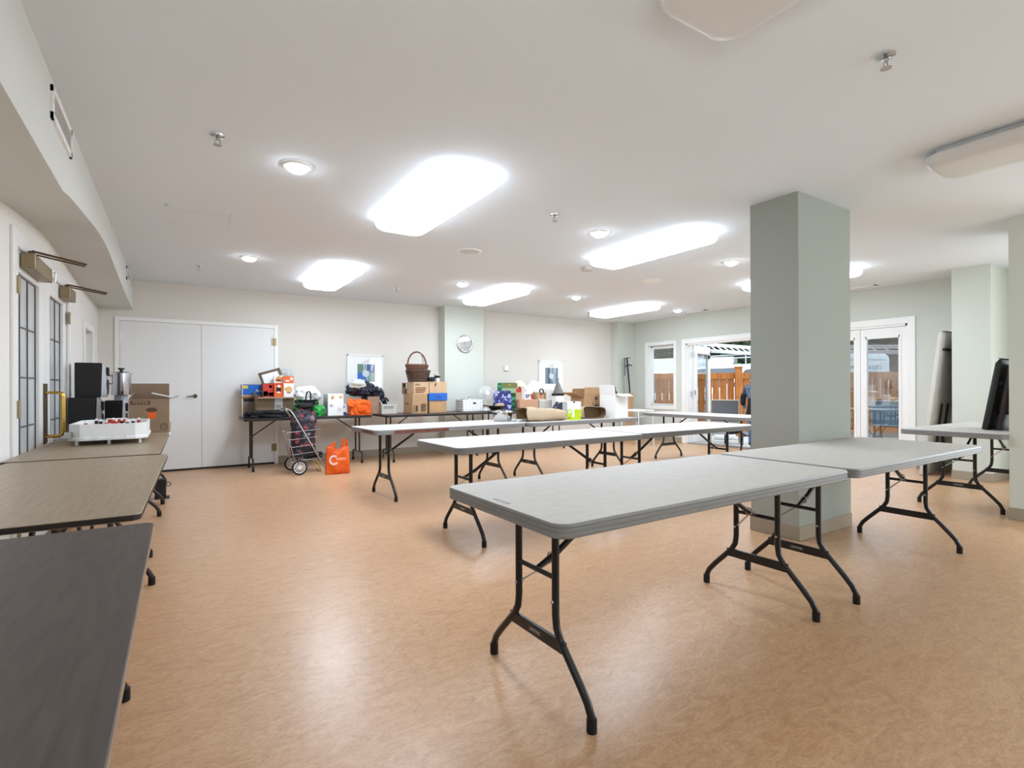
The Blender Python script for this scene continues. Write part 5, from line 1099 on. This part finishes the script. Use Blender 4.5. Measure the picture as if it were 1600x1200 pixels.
sp_ = [(2.2, .35), (2.2, .85), (1.3, 1.0), (.6, 1.58), (.2, 1.66), (-1.7, 1.66), (-2.0, 1.55), (-2.2, .95), (-2.2, .4)]
vehicle('sport_utility_car', 'white car with dark rear window seen through the small window', 'car', (10.95, 11.75, -.03), PI / 2, 4.4, 1.85, sp_, [[(1.1, 1.06), (.6, 1.48), (.1, 1.52), (.1, 1.06)], [(.0, 1.06), (.0, 1.52), (-.9, 1.52), (-.9, 1.06)]], M_CARW, M_CARG, (1.35, -1.35), None, [((1.24, 1.05), (.66, 1.53)), ((-2.17, 1.02), (-2.02, 1.50))])
tp = [(3.2, .45), (3.2, 1.1), (2.7, 1.25), (2.2, 1.95), (1.6, 2.0), (1.6, 2.5), (-3.0, 2.5), (-3.0, .5)]
vehicle('box_truck', 'white box truck far behind the minivan, among the trees', 'truck', (20.0, 17.0, -.03), rad(120), 5.2, 2.2, tp, [[(2.55, 1.3), (2.2, 1.85), (1.75, 1.85), (1.75, 1.3)]], M_CARW, M_CARG, (2.3, -1.8), None, [((2.68, 1.28), (2.24, 1.88))])
t = thing('utility_trailer', 'white trailer lettered FIRE RESTORATION LTD behind the closed glazed door', 'trailer', (15.05, 7.06, -.03), rad(-32.9))
m1 = MB(); m1.slab(1.0, .70, [(.0, .45), (0, 1.90), (.03, 1.98), (.10, 2.03)], .14, 5); m1.done('trailer_body', M_CARW, t, 40)
MB().box(-.80, .80, -.7045, -.70, 1.86, 1.872).done('seam', M_GINK, t); text('FIRE RESTORATION LTD', .135, M_GINK, t, (.0, -.705, 1.665), FRONT)
for s in (-1, 1): m1 = MB(); m1.torus((s * .9, 0, .31), .22, .085, 'x', 20, 8); m1.done('wheel', M_TYRE, t, 60)
MB().box(-.9, .9, -.55, .55, .33, .45).done('chassis', M_SPK, t)
def ladder(name, label, loc, rot, L, wd, m, grp=None):
    t = thing(name, label, 'ladder', loc, 0, grp); t.rotation_euler = rot
    for s in (-1, 1): MB().box(0, L, s * wd / 2 - .018, s * wd / 2 + .018, -.05, .05).done('rail', m, t)
    b = MB(); k = .2
    while k < L: b.tube([(k, -wd / 2, 0), (k, wd / 2, 0)], .018, 6); k += .33
    b.done('rungs', m, t); return t
ladder('extension_ladder', 'white extension ladder lying on the roof rack of the minivan', (13.55, 10.18, 2.36), (.62, 0, .02), 4.4, .40, M_WPL)
ladder('extension_ladder', 'pale pinkish ladder lying on top of the white trailer', (14.0, 7.35, 2.125), (.5, 0, rad(-33)), 3.0, .34, mat('pinkish_aluminium', (214, 196, 200), .4))
# ---- trees
def tree(name, label, cat, x, y, hgt, rx, rz_, zc, n, m, seed, grp, leaf=.20, trunk=True):
    t = thing(name, label, cat, (x, y, -.03), 0, grp); rnd = random.Random(seed); V = []; Fc = []
    for i in range(n):
        while True:
            p = Vector((rnd.uniform(-1, 1), rnd.uniform(-1, 1), rnd.uniform(-1, 1)))
            if .25 < p.length < 1: break
        p = p * (.9 + .35 * noise.noise(p * 2 + Vector((seed, 0, 0))))
        c = Vector((p.x * rx, p.y * rx, zc + p.z * rz_)); a = Vector((rnd.uniform(-1, 1), rnd.uniform(-1, 1), rnd.uniform(-.6, .6))).normalized(); bb_ = a.orthogonal().normalized(); s = leaf * rnd.uniform(.6, 1.3); k = len(V)
        V += [c - a * s * .5, c + bb_ * s * .28, c + a * s * .5, c - bb_ * s * .28]; Fc.append((k, k + 1, k + 2, k + 3))
    me = bpy.data.meshes.new('foliage'); me.from_pydata(V, [], Fc); me.materials.append(m); o = bpy.data.objects.new('foliage', me); COL.objects.link(o); o.parent = t
    MB().lump((0, 0, zc - rz_ * .7), (rx * 1.35, rx * 1.35, rz_ * 1.4), seed, .2, 2, 3, 1).done('light_block_core', M_LEAF2, t, 60)  # dark solid core added inside the leaves to block light
    m1 = MB(); m1.tube([(0, 0, 0), (.05, .03, zc * .5), (0, .05, zc)], [.16 if trunk else .05, .13 if trunk else .04, .05], 8); m1.done('trunk', M_BARK, t, 50); return t
for i in range(8):
    lat = 4 + i * 3.1
    tree('dense_tree', ('mid green dense tree beyond the parked vehicles' if i % 3 == 0 else 'very dark dense tree beyond the parked vehicles'), 'tree', 16.6 + .84 * lat, 25.6 - .543 * lat, 7, 2.3, 3.0, 3.2, 2600, M_LEAF if i % 3 == 0 else M_LEAF2, 100 + i, 'trees beyond the parking lot', .30)
tree('green_shrub', 'bright green shrub behind the white minivan', 'shrub', 18.9, 12.4, 2.4, 1.5, 1.1, 1.2, 2400, M_LEAF3, 130, None, .16, False)
tree('green_shrub', 'mid green shrub behind the bright one, beyond the minivan', 'shrub', 25.2, 12.2, 2.8, 2.0, 1.4, 1.5, 2400, M_LEAF, 131, None, .2, False)
